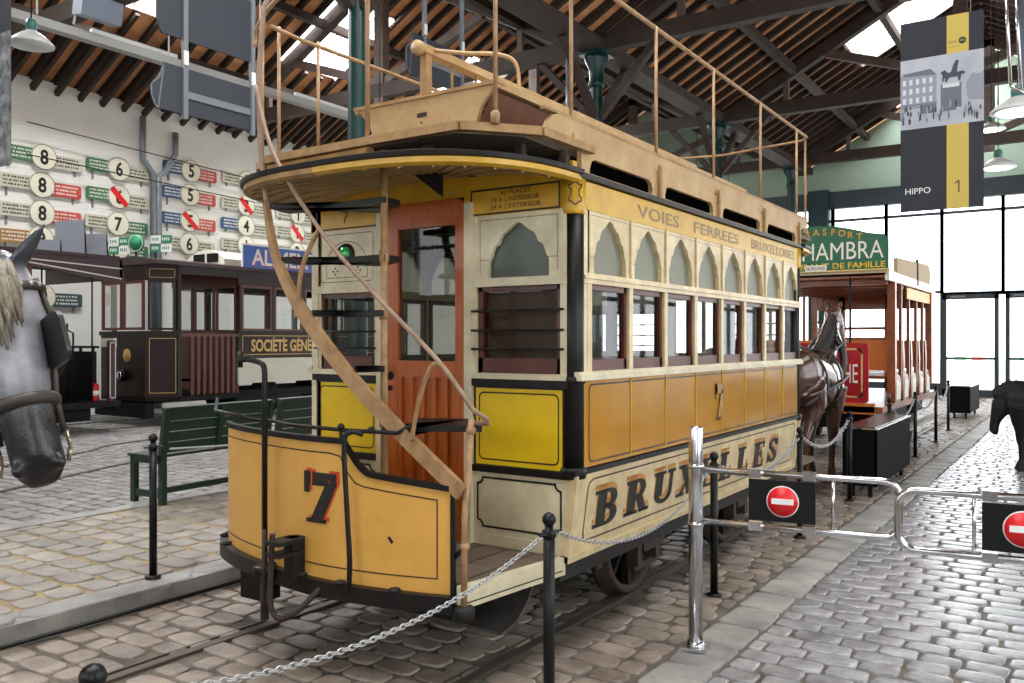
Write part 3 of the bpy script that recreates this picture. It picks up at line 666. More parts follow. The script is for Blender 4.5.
# --- interior
s = MB().box(XL+.06, XR-.06, Y0+.04, Y1-.04, .62, .66); tram.part('saloon_floor', s, C_plank)
s = MB().box(XL+.04, XR-.04, Y0+.04, Y1-.04, 2.30, 2.34)
for i in range(9): s.box(XL+.05, XR-.05, Y0+.3+i*.45, Y0+.34+i*.45, 2.25, 2.31)
tram.part('saloon_ceiling', s, mat('saloon ceiling paint', (120, 90, 60), .5))
for x in (XL+.05, XR-.05):
    sg = 1 if x < -3 else -1; s = MB()
    s.box(min(x, x+sg*.42), max(x, x+sg*.42), Y0+.06, Y1-.06, 1.02, 1.06); s.box(min(x+sg*.38, x+sg*.4), max(x+sg*.38, x+sg*.4), Y0+.06, Y1-.06, .66, 1.02); s.box(min(x, x+sg*.02), max(x, x+sg*.02), Y0+.06, Y1-.06, .66, 1.42)
    tram.part('saloon_bench', s, C_inner)
s = MB().tube([(-3.5, Y0+.1, 2.16), (-3.5, Y1-.1, 2.16)], .014, 6); s.tube([(-2.75, Y0+.1, 2.16), (-2.75, Y1-.1, 2.16)], .014, 6)
for i in range(6):
    for x in (-3.5, -2.75): s.tube([(x, Y0+.5+i*.6, 2.16), (x, Y0+.5+i*.6, 2.26)], .008, 5)
tram.part('grab_rail', s, C_inner)
# --- cornice, clerestory and deck
s = MB()
for P in (S, SB): s.pbox(P, -.02, LEN+.02, 2.43, 2.458, -.048, .032)
tram.part('cornice', s, C_black)
s = MB().box(XL+.05, XR-.05, Y0+.05, Y1-.05, 2.43, 2.47); tram.part('roof_board', s, C_tan)
def end_hood(yb, yd, sg):                                     # rounded canopy over a platform; sg = -1 front, 1 rear
    n = 32; out = []
    hx = (WID+.06)/2; cx = (XL+XR)/2; dep = abs(yd-yb)
    for i in range(n+1):
        t = PI*i/n; out.append((cx-hx*math.copysign(abs(math.cos(t))**.72, math.cos(t)), yb+sg*dep*abs(math.sin(t))**.80))
    ring = lambda k, z: [(cx+(x-cx)*k, yb+(y-yb)*k, z) for x, y in out]
    e = MB(); r0 = ring(1.0, 2.415); r1 = ring(1.0, 2.44); m = n+1; nb = int(n*.5)
    for mi, ra in ((1, range(nb)), (0, range(nb, n))):  # left half of the edge tan, right half yellow
        e.m = mi; e.add(r0+r1, [(i, i+1, m+i+1, m+i) for i in ra]); e.add(ring(1, 2.415)+ring(.965, 2.405), [(i, i+1, m+i+1, m+i) for i in ra])
    yo = tram.part('hood_band', e, [C_band, C_tan], label='hood edge, yellow on the right and tan on the left')
    e = MB(); e.add(ring(1.0, 2.44)+ring(1.015, 2.445)+ring(1.02, 2.465)+ring(.97, 2.48), [(k*m+i, k*m+i+1, (k+1)*m+i+1, (k+1)*m+i) for k in range(3) for i in range(n)]); tram.part('hood_edge', e, C_black, yo)
    e = MB(); rs = [ring(.965, 2.405), ring(.80, 2.455), ring(.55, 2.49), ring(.25, 2.505), ring(.01, 2.51)]
    e.add(sum(rs, []), [(k*m+i, k*m+i+1, (k+1)*m+i+1, (k+1)*m+i) for k in range(4) for i in range(n)], True); hc = tram.part('hood_ceiling', e, C_bare)
    for i in range(2, n-1, 2):
        q = [ring(k_, z_-.004)[i] for k_, z_ in ((.96, 2.405), (.80, 2.455), (.55, 2.49), (.25, 2.505))]; tram.part('ceiling_rib', MB().tube(q, .006, 4), C_bare, hc)
    e = MB(); e.add(ring(.97, 2.48)+ring(.5, 2.53)+ring(.01, 2.54), [(k*m+i, k*m+i+1, (k+1)*m+i+1, (k+1)*m+i) for k in range(2) for i in range(n)], True); tram.part('hood_top', e, C_iron)
    return out
hood = end_hood(Y0, 2.93, -1); end_hood(Y1, 8.75, 1)
s = MB().add([(-2.98, 3.72, 2.50), (-2.86, 3.62, 2.50), (-2.92, 3.70, 2.38), (-3.04, 3.60, 2.5)], [(0, 1, 2), (0, 2, 3), (1, 3, 2), (0, 3, 1)]); tram.part('hood_ventilator', s, C_black)
# upper deck floor
dk = MB(); DY0, DY1 = 3.18, 8.55
dk.ngon(WORLD, [(XL+.1, DY1), (XL+.08, 3.5), (-3.9, 3.32), (-3.72, DY0+.02), (-2.44, DY0), (-2.22, 3.42), (XR-.08, 3.9), (XR-.08, DY1)], 2.565, 2.60); tram.part('deck_floor', dk, C_plank)
fa = MB(); 
for p, q in (((XL, 3.5), (-3.92, 3.29)), ((-3.92, 3.29), (-3.72, 3.18)), ((-3.72, 3.18), (-2.95, 3.16)), ((-2.95, 3.16), (-2.40, 3.16)), ((-2.40, 3.16), (-2.15, 3.46)), ((-2.15, 3.46), (-2.14, 3.95)), ((XL, 3.5), (XL, Y1))):
    fa.beam((p[0], p[1], 2.588), (q[0], q[1], 2.588), .045, .04)
tram.part('deck_fascia', fa, C_tan)
fa = MB().beam((-3.75, 3.22, 2.53), (-2.98, 3.19, 2.53), .05, .07); tram.part('deck_bearer', fa, mat('ochre tan paint', (190, 140, 72), .5, c2=(150, 106, 54), vs=8))
for x, y in ((-3.75, 3.5), (-3.3, 3.4), (-2.7, 3.3), (-2.32, 3.55), (-2.22, 3.8), (-3.6, 3.8), (-2.8, 3.8)): tram.part('deck_strut', MB().box(x-.02, x+.02, y-.02, y+.02, 2.50, 2.57), C_rust)
cl = MB().box(XL+.14, XR-.14, Y0+.05, Y1-.05, 2.46, 2.57); tram.part('clerestory_core', cl, C_iron)
# side boards with long slots, and the leaning toe board above them
for P, near in ((S, True), (SB, False)):
    s = MB(); bays = [(.06, 1.02), (1.02, 2.02), (2.02, 3.04), (3.04, LEN-.02)]
    for a0, a1 in bays:
        s.pbox(P, a0, a0+.09, 2.458, 2.635, -.03, -.005); s.pbox(P, a1-.09, a1, 2.458, 2.635, -.035, -.01); s.pbox(P, a0+.09, a1-.09, 2.555, 2.635, -.03, -.005); s.pbox(P, a0+.09, a1-.09, 2.458, 2.475, -.03, -.005)
        for q in (0, 1):                                       # rounded slot ends
            ax = a0+.09 if q == 0 else a1-.09; d_ = 1 if q == 0 else -1
            s.ngon(P, [(ax, 2.556), (ax+d_*.06, 2.556), (ax+d_*.02, 2.54), (ax, 2.50)], -.03, -.0055)
    so = tram.part('clerestory_board', s, C_deck)
    for a0, a1 in bays: 
        tram.part('board_cleat', MB().pbox(P, a1-.016, a1+.016, 2.46, 2.66, -.01, .012), C_tan, so)
        tram.part('slot_shade', MB().pbox(P, a0+.06, a1-.06, 2.47, 2.60, -.05, -.04), mat('slot shade black', (5, 5, 5), .9, spec=0.), so)  # near-black sheet put in as the shade inside the slots
    s = MB(); T0 = P.o.x; sg = P.n.x
    st = [(-.29, 2.625), (-.27, 2.66), (-.22, 2.70), (-.15, 2.72), (LEN+.25, 2.72), (LEN+.25, 2.625)]
    s.ngon(Pl((T0, Y0, 0), (0, 1, 0), (sg*.04, 0, 1), (sg, 0, -.04)), st, -.13, -.11)
    tram.part('toe_board', s, C_deck)
    s = MB().pbox(P, -.30, LEN+.25, 2.715, 2.73, -.03, .0); tram.part('toe_board_cap', s, C_tan)
# back-to-back knifeboard bench
KX = (XL+XR)/2; ye, yf = 3.76, 7.75
prof = [(-.50, 2.965), (.50, 2.965), (.47, 2.94), (.40, 2.86), (.36, 2.76), (.35, 2.605), (-.35, 2.605), (-.36, 2.76), (-.40, 2.86), (-.47, 2.94)]
KP = Pl((KX, ye, 0), (1, 0, 0), (0, 0, 1), (0, -1, 0))
s = MB().ngon(KP, prof, -.03, .0); so = tram.part('bench_end_board', s, C_deck); tram.part('bench_end_board', MB().ngon(Pl((KX, yf, 0), (1, 0, 0), (0, 0, 1), (0, -1, 0)), prof, -.03, 0), C_deck)
s = MB().pbox(KP, -.52, .52, 2.965, 2.985, -.06, .015); tram.part('end_board_cap', s, C_tan, so)
s = MB().ngon(KP, [(-.04, 2.86), (.03, 2.86), (.03, 2.885), (-.04, 2.885)], 0, .002)
for z in (2.83, 2.80, 2.77): s.ngon(KP, [(-.01+.007*math.cos(t*PI/3), z+.007*math.sin(t*PI/3)) for t in range(6)], 0, .002)
tram.part('bolt_mark', s, C_rust, so)
for sg in (-1, 1):
    s = MB()
    for j in range(4): s.box(KX+sg*(.08+j*.108)-.0 if sg > 0 else KX-(.08+j*.108)-.095, KX+sg*(.08+j*.108)+.095 if sg > 0 else KX-(.08+j*.108), ye+.03, yf-.01, 2.955, 2.975)
    s.box(KX+sg*.5-.012, KX+sg*.5+.012, ye-.01, yf, 2.945, 2.985)
    tram.part('bench_seat', s, C_deck)
    s = MB().add([(KX+sg*.47, ye+.02, 2.94), (KX+sg*.36, ye+.02, 2.74), (KX+sg*.36, yf-.01, 2.74), (KX+sg*.47, yf-.01, 2.94), (KX+sg*.35, ye+.02, 2.6), (KX+sg*.35, yf-.01, 2.6)], [(0, 1, 2, 3), (1, 4, 5, 2)]); tram.part('bench_riser', s, C_inner)  # dark brown colour stands in for the shade under the seat overhang
s = MB().box(KX-.045, KX+.03, ye-.02, yf, 3.22, 3.265); s.lathe((KX-.008, ye-.03, 3.243), [(.04, -.02), (.04, .02)], 12, axis=(0, 1, 0)); bo = tram.part('backrest_beam', s, C_deck)
for i in range(5):
    y = ye+.03+i*.95; tram.part('backrest_post', MB().box(KX-.025, KX+.02, y-.025, y+.025, 2.97, 3.23), C_tan, bo)
for i in range(16):
    if i % 4: tram.part('backrest_slat', MB().tube([(KX, ye+.03+i*.2375, 2.97), (KX, ye+.03+i*.2375, 3.23)], .008, 6), C_tan, bo)
s = MB().tube(spline([(KX+.02, 3.83, 3.25), (KX+.2, 3.9, 3.22), (KX+.36, 4.0, 3.21), (KX+.44, 4.05, 3.15), (KX+.45, 4.06, 2.98)]), .012, 6); tram.part('arm_hoop', s, C_deck)
# deck railing
RZ = 3.5
rr = MB().tube([(XR-.03, 3.3, 3.47), (XR-.03, 3.8, RZ), (XR-.03, 8.2, RZ), (XR-.1, 8.33, RZ), (-3.1, 8.45, RZ-.02), (XL+.1, 8.33, RZ), (XL, 8.2, RZ), (XL, 3.75, RZ-.03), (XL+.05, 3.45, RZ-.04)], .013, 8); ro = tram.part('deck_rail', rr, C_pipe)
for x, y, z0, z1 in [(XR-.02, 3.80, 2.6, 3.5+.35), (XR-.02, 4.83, 2.62, RZ), (XR-.02, 5.79, 2.62, RZ), (XR-.02, 6.82, 2.62, RZ), (XR-.02, 7.84, 2.62, RZ), (XR-.06, 8.27, 2.6, RZ), (XL, 3.56, 2.5, RZ), (XL, 3.88, 2.6, RZ), (XL, 5.2, 2.6, RZ), (XL, 6.5, 2.6, RZ), (XL, 7.8, 2.6, RZ), (-2.27, 3.26, 2.6, 3.9), (XL+.04, 3.40, 2.5, 3.5)]:
    s = MB().tube([(x, y, z0), (x, y, z1)], .0105, 8); s.lathe((x, y, 0), [(.022, max(z0, 2.58)), (.022, max(z0, 2.58)+.05), (.014, max(z0, 2.58)+.06)], 8); tram.part('rail_post', s, C_pipe)
# --- platform, dash and step
pf = MB(); PYF = 3.06
pf.ngon(WORLD, [(XL+.02, Y0), (XL+.0, 3.3), (XL+.25, 3.10), (-3.5, 3.01), (-3.05, 2.97), (-2.65, 3.03), (-2.38, 3.14), (-2.34, 3.15), (-2.24, Y0)], .455, .498); tram.part('platform_floor', pf, C_plank)
g = MB()
for i in range(10):
    x = -2.4-i*.17; g.box(x-.003, x+.003, 3.1, Y0, .497, .4995)
tram.part('plank_gap', g, C_line)
s = MB().add([(-2.33, 3.10, .50), (-2.225, Y0, .50), (-2.225, Y0, .41), (-2.33, 3.10, .40), (-2.37, 3.10, .50), (-2.265, Y0, .50), (-2.265, Y0, .41), (-2.37, 3.10, .40)], [(0, 1, 2, 3), (7, 6, 5, 4), (0, 4, 5, 1), (2, 6, 7, 3), (0, 3, 7, 4), (1, 5, 6, 2)]); po = tram.part('platform_sill', s, C_cream)
SPn = Pl((-2.33, 3.10, .40), (.105, .72, 0), (0, 0, 1), (.72, -.105, 0)); tram.part('painted_border', MB().stroke(SPn, [(.02, .025), (.70, .035)], .007, .002, closed=False), C_line, po)
rp = MB(); rp.ngon(WORLD, [(XL, Y1), (XL, 8.5), (-3.6, 8.72), (-2.6, 8.72), (-2.2, 8.5), (-2.2, Y1)], .455, .498); tram.part('platform_floor', rp, C_plank)
path = spline([(-4.12, 3.27, 0), (-3.95, 3.10, 0), (-3.6, 2.98, 0), (-3.1, 2.92, 0), (-2.72, 2.98, 0), (-2.38, 3.10, 0)], 8)
acc = [0]
for a, b in zip(path[:-1], path[1:]): acc.append(acc[-1]+(b-a).length)
LD = acc[-1]
def dpt(s_, z, c=0):
    s_ = max(0, min(LD, s_))
    for i in range(1, len(acc)):
        if s_ <= acc[i]+1e-9:
            t = (s_-acc[i-1])/(acc[i]-acc[i-1]); p = path[i-1].lerp(path[i], t); d = (path[i]-path[i-1]).normalized(); n_ = V((d.y, -d.x, 0)); p = p+n_*c; return V((p.x, p.y, z))
    return path[-1]
class DP:                                                      # wraps outlines round the curved dash
    n = V((0, -1, 0))
    def __call__(s, a, b, c=0): return dpt(a, b, c)
D = DP()
def ztop(a):                                                   # stepped upper edge of the dash
    f = a/LD
    if f < .02: return .99
    if f < .10: return .99+.155*math.sin((f-.02)/.08*PI/2)**.5
    if f < .70: return 1.145-.02*f
    if f < .785: return 1.131-.15*math.sin((f-.70)/.085*PI/2)
    return .981-.05*(f-.785)/.215
def dsheet(mb, a0, a1, fz0, fz1, c0, c1, n=60):
    vs = []
    for i in range(n+1):
        a = a0+(a1-a0)*i/n
        for z in (fz0(a), fz1(a)):
            for c in (c0, c1): vs.append(D(a, z, c))
    fs = []
    for i in range(n):
        k = i*4; q = k+4; fs += [(k+1, q+1, q+3, k+3), (k, k+2, q+2, q), (k+2, k+3, q+3, q+2), (k, q, q+1, k+1)]
    fs += [(0, 1, 3, 2), (n*4, n*4+2, n*4+3, n*4+1)]
    return mb.add(vs, fs, False)
zb = lambda a: .505-.05*(a/LD)
s = dsheet(MB(), .0, LD, zb, ztop, -.012, .0); da = tram.part('dash_panel', s, C_dash)
s = dsheet(MB(), .0, LD, lambda a: ztop(a)-.012, lambda a: ztop(a)+.014, -.02, .012); dsheet(s, 0, .018, zb, ztop, -.016, .01, 2); dsheet(s, LD-.02, LD, zb, ztop, -.016, .01, 2); tram.part('dash_edging', s, C_black, da)
l = MB()
def dline(pts, w=.006):
    for (a, b), (a2, b2) in zip(pts[:-1], pts[1:]):
        n = max(1, int(abs(a2-a)/.04)); P_ = [(a+(a2-a)*i/n, b+(b2-b)*i/n) for i in range(n+1)]; l.stroke(D, P_, w, .0025, closed=False)
up = [(a, ztop(a)-.06) for a in [LD*(.13+.53*i/10) for i in range(11)]]+[(LD*.69, 1.06), (LD*.715, .98), (LD*.735, .94), (LD*.76, .925)]+[(LD*.955, ztop(LD*.955)-.06)]
dline([(.055, zb(.05)+.055), (.055, .90), (.10, .93), (.13, 1.0), (.15, 1.06), up[0]]); dline(up+[(LD*.955, zb(LD)+.07), (.055, zb(0)+.055)]); tram.part('painted_border', l, C_line, da)
def seven(mb, c, dx, dz):
    for pl in slab('7')[0]: mb.ngon(D, [(LD*.625+dx+(x-.4)*.27, .735+dz+y*.245) for x, y in pl], c-.001, c)
    return mb
tram.part('number_shading', seven(MB(), .004, .016, .012), C_red, da, label='red shading of the number'); tram.part('number_seven', seven(MB(), .007, 0, 0), C_line, da, label='black number 7')
s = MB().ngon(D, [(LD*.825, .70), (LD*.832, .705), (LD*.842, .68), (LD*.836, .67)], 0, .002); tram.part('paint_chip', s, C_line, da)
s = dsheet(MB(), .0, LD, lambda a: zb(a)-.075, lambda a: zb(a)-.0, -.03, .045); ho = tram.part('bumper_beam', s, C_black)
for f in (.06, .16, .44, .57, .70, .85): tram.part('beam_bolt', MB().lathe(D(LD*f, zb(LD*f), .025), [(.03, 0), (.026, .012), (.0, .02)], 8), C_iron, ho)
# coupling on the bumper
s = MB(); P0 = D(LD*.555, 0, .05)
s.box(P0.x-.03, P0.x+.03, P0.y-.03, P0.y+.05, .46, .66); s.box(P0.x-.05, P0.x+.05, P0.y-.13, P0.y+.03, .64, .66); s.box(P0.x-.05, P0.x+.05, P0.y-.13, P0.y+.03, .585, .60); co = tram.part('coupling_bracket', s, C_iron)
s = MB().tube(spline([(P0.x-.03, P0.y-.1, .69), (P0.x-.035, P0.y-.105, .5), (P0.x-.03, P0.y-.11, .35), (P0.x+.02, P0.y-.1, .30), (P0.x+.10, P0.y-.06, .34), (P0.x+.17, P0.y+.02, .44)]), .014, 8); tram.part('coupling_hook', s, C_rust, co)
s = MB().tube([(P0.x-.09, P0.y-.1, .70), (P0.x-.09, P0.y-.1, .30)], .010, 6); tram.part('coupling_pin', s, C_rust, co)
# brake staff and stanchions in front of the dash
bx, by = -3.385, 2.87
s = MB().tube(spline([(bx-.16, by-.02, 1.505), (bx-.11, by-.01, 1.51), (bx-.02, by, 1.49), (bx, by, 1.45)], 5)+[V((bx, by, .47))], .014, 8); so = tram.part('brake_staff', s, C_black)
tram.part('brake_handle', MB().tube([(bx-.16, by-.02, 1.47), (bx-.16, by-.02, 1.55)], .014, 8), C_black, so)
tram.part('staff_flange', MB().lathe((bx, by, 0), [(.06, .46), (.06, .49), (.03, .50)], 12), C_black, so)
tram.part('staff_foot', MB().tube([(bx, by, .46), (bx, by, .23)], .021, 8), C_rust, so)
q = D(LD*.735, 0, .03)
s = MB().tube(spline([(q.x+.05, q.y+.02, 1.17), (q.x+.0, q.y-.01, 1.18), (q.x-.02, q.y-.03, 1.12), (q.x, q.y-.03, .8), (q.x+.015, q.y-.03, .6), (q.x-.01, q.y-.01, .44)]), .012, 8); tram.part('dash_stanchion', s, C_black)
s = MB().tube([D(LD*.35, 1.20, -.03), D(LD*.5, 1.185, -.03), D(LD*.7, 1.18, -.03), D(LD*.84, 1.175, -.05), D(LD*.88, 1.22, -.08)], .010, 8)
for f in (.68, ): s.tube([D(LD*f, 1.0, -.03), D(LD*f, 1.20, -.03)], .009, 6)
s.ball(D(LD*.68, 1.195, -.03), .018, 8, 6); s.ball(D(LD*.77, 1.185, -.03), .018, 8, 6); tram.part('dash_rail', s, C_black)
tram.part('dash_rail', MB().tube([(-4.18, 3.2, 1.27), (-4.0, 3.05, 1.22), (-3.5, 2.98, 1.19)], .010, 6), C_black)
# --- curved stair from the platform to the deck
st_pts = spline([(-2.34, 3.10, .92), (-2.71, 3.07, 1.20), (-3.03, 3.05, 1.47), (-3.32, 3.05, 1.76), (-3.52, 3.06, 2.04), (-3.62, 3.08, 2.33)], 8)
s = MB()
for i, (a, b) in enumerate(zip(st_pts[:-1], st_pts[1:])):
    wd = .072 if i < 22 else .072-.045*(i-22)/(len(st_pts)-24)
    s.beam(a, b+(b-a)*.08, .03, max(wd, .03))
so = tram.part('stair_stringer', s, C_pipe)
s = MB().tube(spline([(-3.62, 3.08, 2.33), (-3.65, 3.07, 2.6), (-3.655, 3.06, 2.95), (-3.65, 3.08, 3.25), (-3.66, 3.12, 3.42), (-3.50, 3.2, 3.50), (-3.42, 3.26, 3.49)]), .014, 8); tram.part('stair_hoop', s, mat('pinkish worn pipe', (160, 134, 112), .5, c2=(126, 100, 82), vs=10))
s = MB().tube(spline([(-3.50, 3.2, 3.50), (-3.75, 3.25, 3.48), (-4.0, 3.34, 3.42), (-4.05, 3.36, 3.32)]), .012, 8); tram.part('stair_hoop', s, C_pipe)
hr = spline([(-3.63, 3.02, 2.94), (-3.47, 3.0, 2.56), (-3.12, 3.0, 2.13), (-2.75, 3.0, 1.80), (-2.42, 3.02, 1.52), (-2.25, 3.06, 1.30)], 6)+[V((-2.20, 3.10, 1.255)), V((-2.215, 3.12, 1.235)), V((-2.29, 3.14, 1.235))]
tram.part('stair_handrail', MB().tube(hr, .0115, 8), mat('pinkish worn pipe', (170, 138, 126)))
s = MB().tube(spline([(-3.14, 3.0, 2.15), (-3.22, 3.02, 2.08), (-3.30, 3.03, 1.95), (-3.36, 3.05, 1.72)]), .012, 8); tram.part('stair_baluster', s, C_pipe)
s = MB().tube(spline([(-2.40, 3.02, 1.50), (-2.46, 3.02, 1.48), (-2.55, 3.04, 1.30), (-2.60, 3.06, 1.14)]), .010, 8); tram.part('stair_baluster', s, C_pipe)
NX, NY = -2.96, 3.27
s = MB().tube([(NX, NY, .5), (NX, NY, 2.58)], .019, 10)
for z in (1.2, 1.74, 2.03): s.lathe((NX, NY, 0), [(.026, z-.03), (.026, z+.03)], 10)
tram.part('stair_newel', s, C_pipe); tram.part('rail_post', MB().tube([(-2.99, 3.18, 2.5), (-2.99, 3.18, 4.1)], .013, 8), C_pipe)
for z, i in ((1.19, 8), (1.47, 16), (1.75, 24), (2.03, 31), (2.32, 39)):
    a = st_pts[i]; b = st_pts[min(i+4, len(st_pts)-1)] if i < 38 else a+V((-.0, .25, 0)); s = MB()
    if i <= 24: ins = [(a.x+.30, a.y+.28), (a.x+.02, a.y+.55), (a.x-.24, a.y+.45)]; out = [(a.x-.1, a.y+.02), (a.x+.12, a.y+.0)]
    if i > 24: ins = [(NX+.02, NY-.02), (NX+.0, NY+.12), (NX-.25, NY+.25)]; out = [(a.x-.03, a.y+.18), (a.x+.02, a.y)]
    if i == 24 or i == 16: ins = [(NX+.02, NY-.03), (NX-.0, NY+.03), (NX-.25, NY+.1)]; out = [(a.x-.06, a.y+.12), (a.x+.08, a.y)]
    s.ngon(WORLD, out[::-1]+ins, z-.022, z+.008); tram.part('stair_tread', s, C_black)
s = MB().tube([(-2.33, 3.10, .40), (-2.335, 3.11, .8), (-2.31, 3.13, 1.25)], .015, 8)
for z in (.68, 1.2): s.ball((-2.333+(.02 if z > 1 else 0), 3.11+(.02 if z > 1 else 0), z), .024, 8, 6)
po = tram.part('grab_pole', s, C_pipe); tram.part('pole_foot', MB().lathe((-2.33, 3.10, 0), [(.05, .355), (.05, .40), (.04, .415)], 12), C_iron, po)
tram.part('stanchion', MB().tube([D(LD-.01, .62, -.01), (-2.335, 3.12, .68)], .012, 6), C_black)
# --- wheels and running gear
def wheel(y, x, sg):
    s = MB().lathe((x, y, .385), [(.385+.02, -.05), (.385+.02, -.03), (.385, -.025), (.375, .05), (.33, .05), (.325, -.02), (.325, -.05)], 32, axis=(sg, 0, 0)); w = tram.part('wheel', s, C_rust)
    s = MB()
    for i in range(8):
        t = 2*PI*i/8; s.beam((x, y, .385), (x, y+math.cos(t)*.33, .385+math.sin(t)*.33), .03, .05, up=(1, 0, 0))
    tram.part('spokes', s, C_iron, w); tram.part('hub', MB().lathe((x, y, .385), [(.08, -.06), (.09, .04), (.06, .08), (.03, .09)], 16, axis=(sg, 0, 0)), C_iron, w)
for y in (4.99, 6.70):
    wheel(y, -2.46, 1); wheel(y, -3.86, -1); tram.part('axle', MB().tube([(-3.9, y, .385), (-2.4, y, .385)], .04, 10), C_iron)
    for x in (-2.34, -3.98):
        s = MB().box(x-.05, x+.05, y-.09, y+.09, .30, .50); s.box(x-.04, x+.04, y-.16, y-.10, .22, .62); s.box(x-.04, x+.04, y+.10, y+.16, .22, .62); s.box(x-.02, x+.02, y-.16, y+.16, .19, .23); tram.part('axle_box', s, C_rust)
        s = MB()
        for k in range(4): s.tube(spline([(x, y-.42+k*.07, .60+k*.0), (x, y, .52-k*.018+.03), (x, y+.42-k*.07, .60)], 6), .010, 5)
        tram.part('leaf_spring', s, C_iron)
s = MB()
for x in (-2.30, -4.0, -2.62, -3.6): s.box(x-.03, x+.03, Y0+.02, Y1-.02, .36, .47)
for y in (4.2, 5.5, 5.84, 6.2, 7.5): s.box(-4.0, -2.3, y-.04, y+.04, .36, .47)
tram.part('underframe', s, C_iron)
s = MB(); 
for x in (-2.62, -3.6): s.box(x-.03, x+.03, 3.0, 3.9, .38, .46); s.box(x-.03, x+.03, 7.8, 8.6, .38, .46)
tram.part('platform_bearer', s, C_iron)
arc1 = [(3.62+.30*math.cos(.1+PI*.5*i/12), .40-.28*math.sin(PI*.5*i/12)) for i in range(13)]      # curved guard sheet ahead of the wheel
arc2 = [(3.62+.285*math.cos(.1+PI*.5*i/12), .40-.265*math.sin(PI*.5*i/12)) for i in range(12, -1, -1)]
tram.part('wheel_guard', MB().ngon(Pl((-3.75, 0, 0), (0, 1, 0), (0, 0, 1), (1, 0, 0)), arc1+arc2, 0, 1.29), mat('dusty iron sheet', (74, 70, 68), .5, c2=(46, 42, 40), vs=6))
s = MB(); s.tube([(-2.4, 4.5, .44), (-2.4, 5.4, .18)], .012, 6); s.tube([(-2.42, 5.3, .40), (-2.42, 6.4, .40)], .016, 6); s.box(-2.5, -2.42, 4.52, 4.60, .25, .48); s.box(-2.5, -2.42, 5.38, 5.48, .22, .5); tram.part('brake_rod', s, C_rust)
s = MB().box(-4.10, -3.90, 3.3, 3.42, .12, .42); tram.part('life_guard_board', s, C_black)
# ---------------------------------------------------------------- things around the tram
M_blackmetal = mat('black powder coat', (9, 9, 11), .4, spec=.3)
M_chrome = mat('polished steel', (205, 205, 208), .16, 1.0)
M_chain = mat('bright chain', (170, 170, 170), .4, .6)
M_redsign = mat('sign red', (214, 22, 30), .4); M_whitesign = mat('sign white', (232, 232, 230), .45)
# barrier posts
POSTS = [(-1.79, 1.05, 'black ball-topped post cropped at the bottom left edge of the picture'),
         (-1.83, 3.01, 'black chain post in front of the tram\'s cream corner panel'),
         (-1.97, 5.24, 'black chain post just behind the chrome gate post, beside the tram skirt'),
         (-1.97, 7.18, 'black chain post behind the left no-entry board near the far end of the tram'),
         (-2.01, 9.12, 'black chain post at the left front corner of the black display box'),
         (-2.05, 11.42, 'black chain post hidden partly by the right rear of the display box'),
         (-2.01, 13.05, 'black chain post beside the red and brown open tram\'s bench ends'),
         (-2.04, 15.2, 'black chain post at the rear corner of the open tram'),
         (-2.12, 17.3, 'thin black chain post next to the farthest low display box'),
         (-4.90, 3.27, 'black post standing on the raised kerb left of the yellow dash'),
         (-4.86, 5.3, 'black kerb post mostly hidden behind the yellow dash')]
def post(x, y, z, label):
    t = Thing('barrier_post', label, 'post', (x, y, z), group='black barrier posts')
    s = MB().lathe((0, 0, 0), [(.024, .02), (.024, .825)], 14); t.part('shaft', s, M_blackmetal)
    s = MB().lathe((0, 0, 0), [(.03, .81), (.03, .835), (.018, .84), (.018, .855)], 14); s.ball((0, 0, .880), .029); t.part('ball_cap', s, M_blackmetal)
    s = MB().lathe((0, 0, 0), [(.05, 0.006), (.05, .014), (.03, .022)], 14); t.part('foot', s, M_blackmetal)
    s = MB(); s.tube([(math.cos(a)*.018, .045+math.sin(a)*.018, .825) for a in [i*PI/4 for i in range(9)]], .004, 5, cap=False); s.tube([(math.cos(a)*.018, -.045+math.sin(a)*.018, .825) for a in [i*PI/4 for i in range(9)]], .004, 5, cap=False)
    t.part('eyelet', s, M_blackmetal)
for x, y, l in POSTS: post(x, y, .112 if x < -4 else -.004, l)
CH = [(0, 1, .12, 'silver chain sagging across the bottom left in front of the tram platform'), (1, 2, .20, 'silver chain hanging below the BRUXELLES lettering'),
      (2, 3, .16, 'silver chain behind the left chrome gate'), (3, 4, .16, 'silver chain between the tram end and the black display box'),
      (5, 6, .2, 'silver chain behind the black display box'), (6, 7, .2, 'silver chain alongside the open tram'), (7, 8, .2, 'silver chain nearest the glass doors')]
for a, b, sag, l in CH:
    (x0, y0, _), (x1, y1, _) = POSTS[a], POSTS[b]; s = MB()
    big = a < 2
    chain_mb(s, catenary((x0, y0+.06, .815), (x1, y1-.06, .815), sag),   .032 if big else .06, .0028 if big else .005, .0085 if big else .014)
    single('barrier_chain', s, M_chain, l, 'chain', ((x0+x1)/2, (y0+y1)/2, .6), group='silver barrier chains')
s = MB(); s.tube(catenary((-4.84, 3.35, .92), (-4.84, 5.25, .92), .03), .008, 6); single('barrier_rope', s, mat('grey rope', (150, 155, 155), .6), 'thin grey rope running from the kerb post behind the yellow dash', 'rope', (-4.84, 4.3, .8))
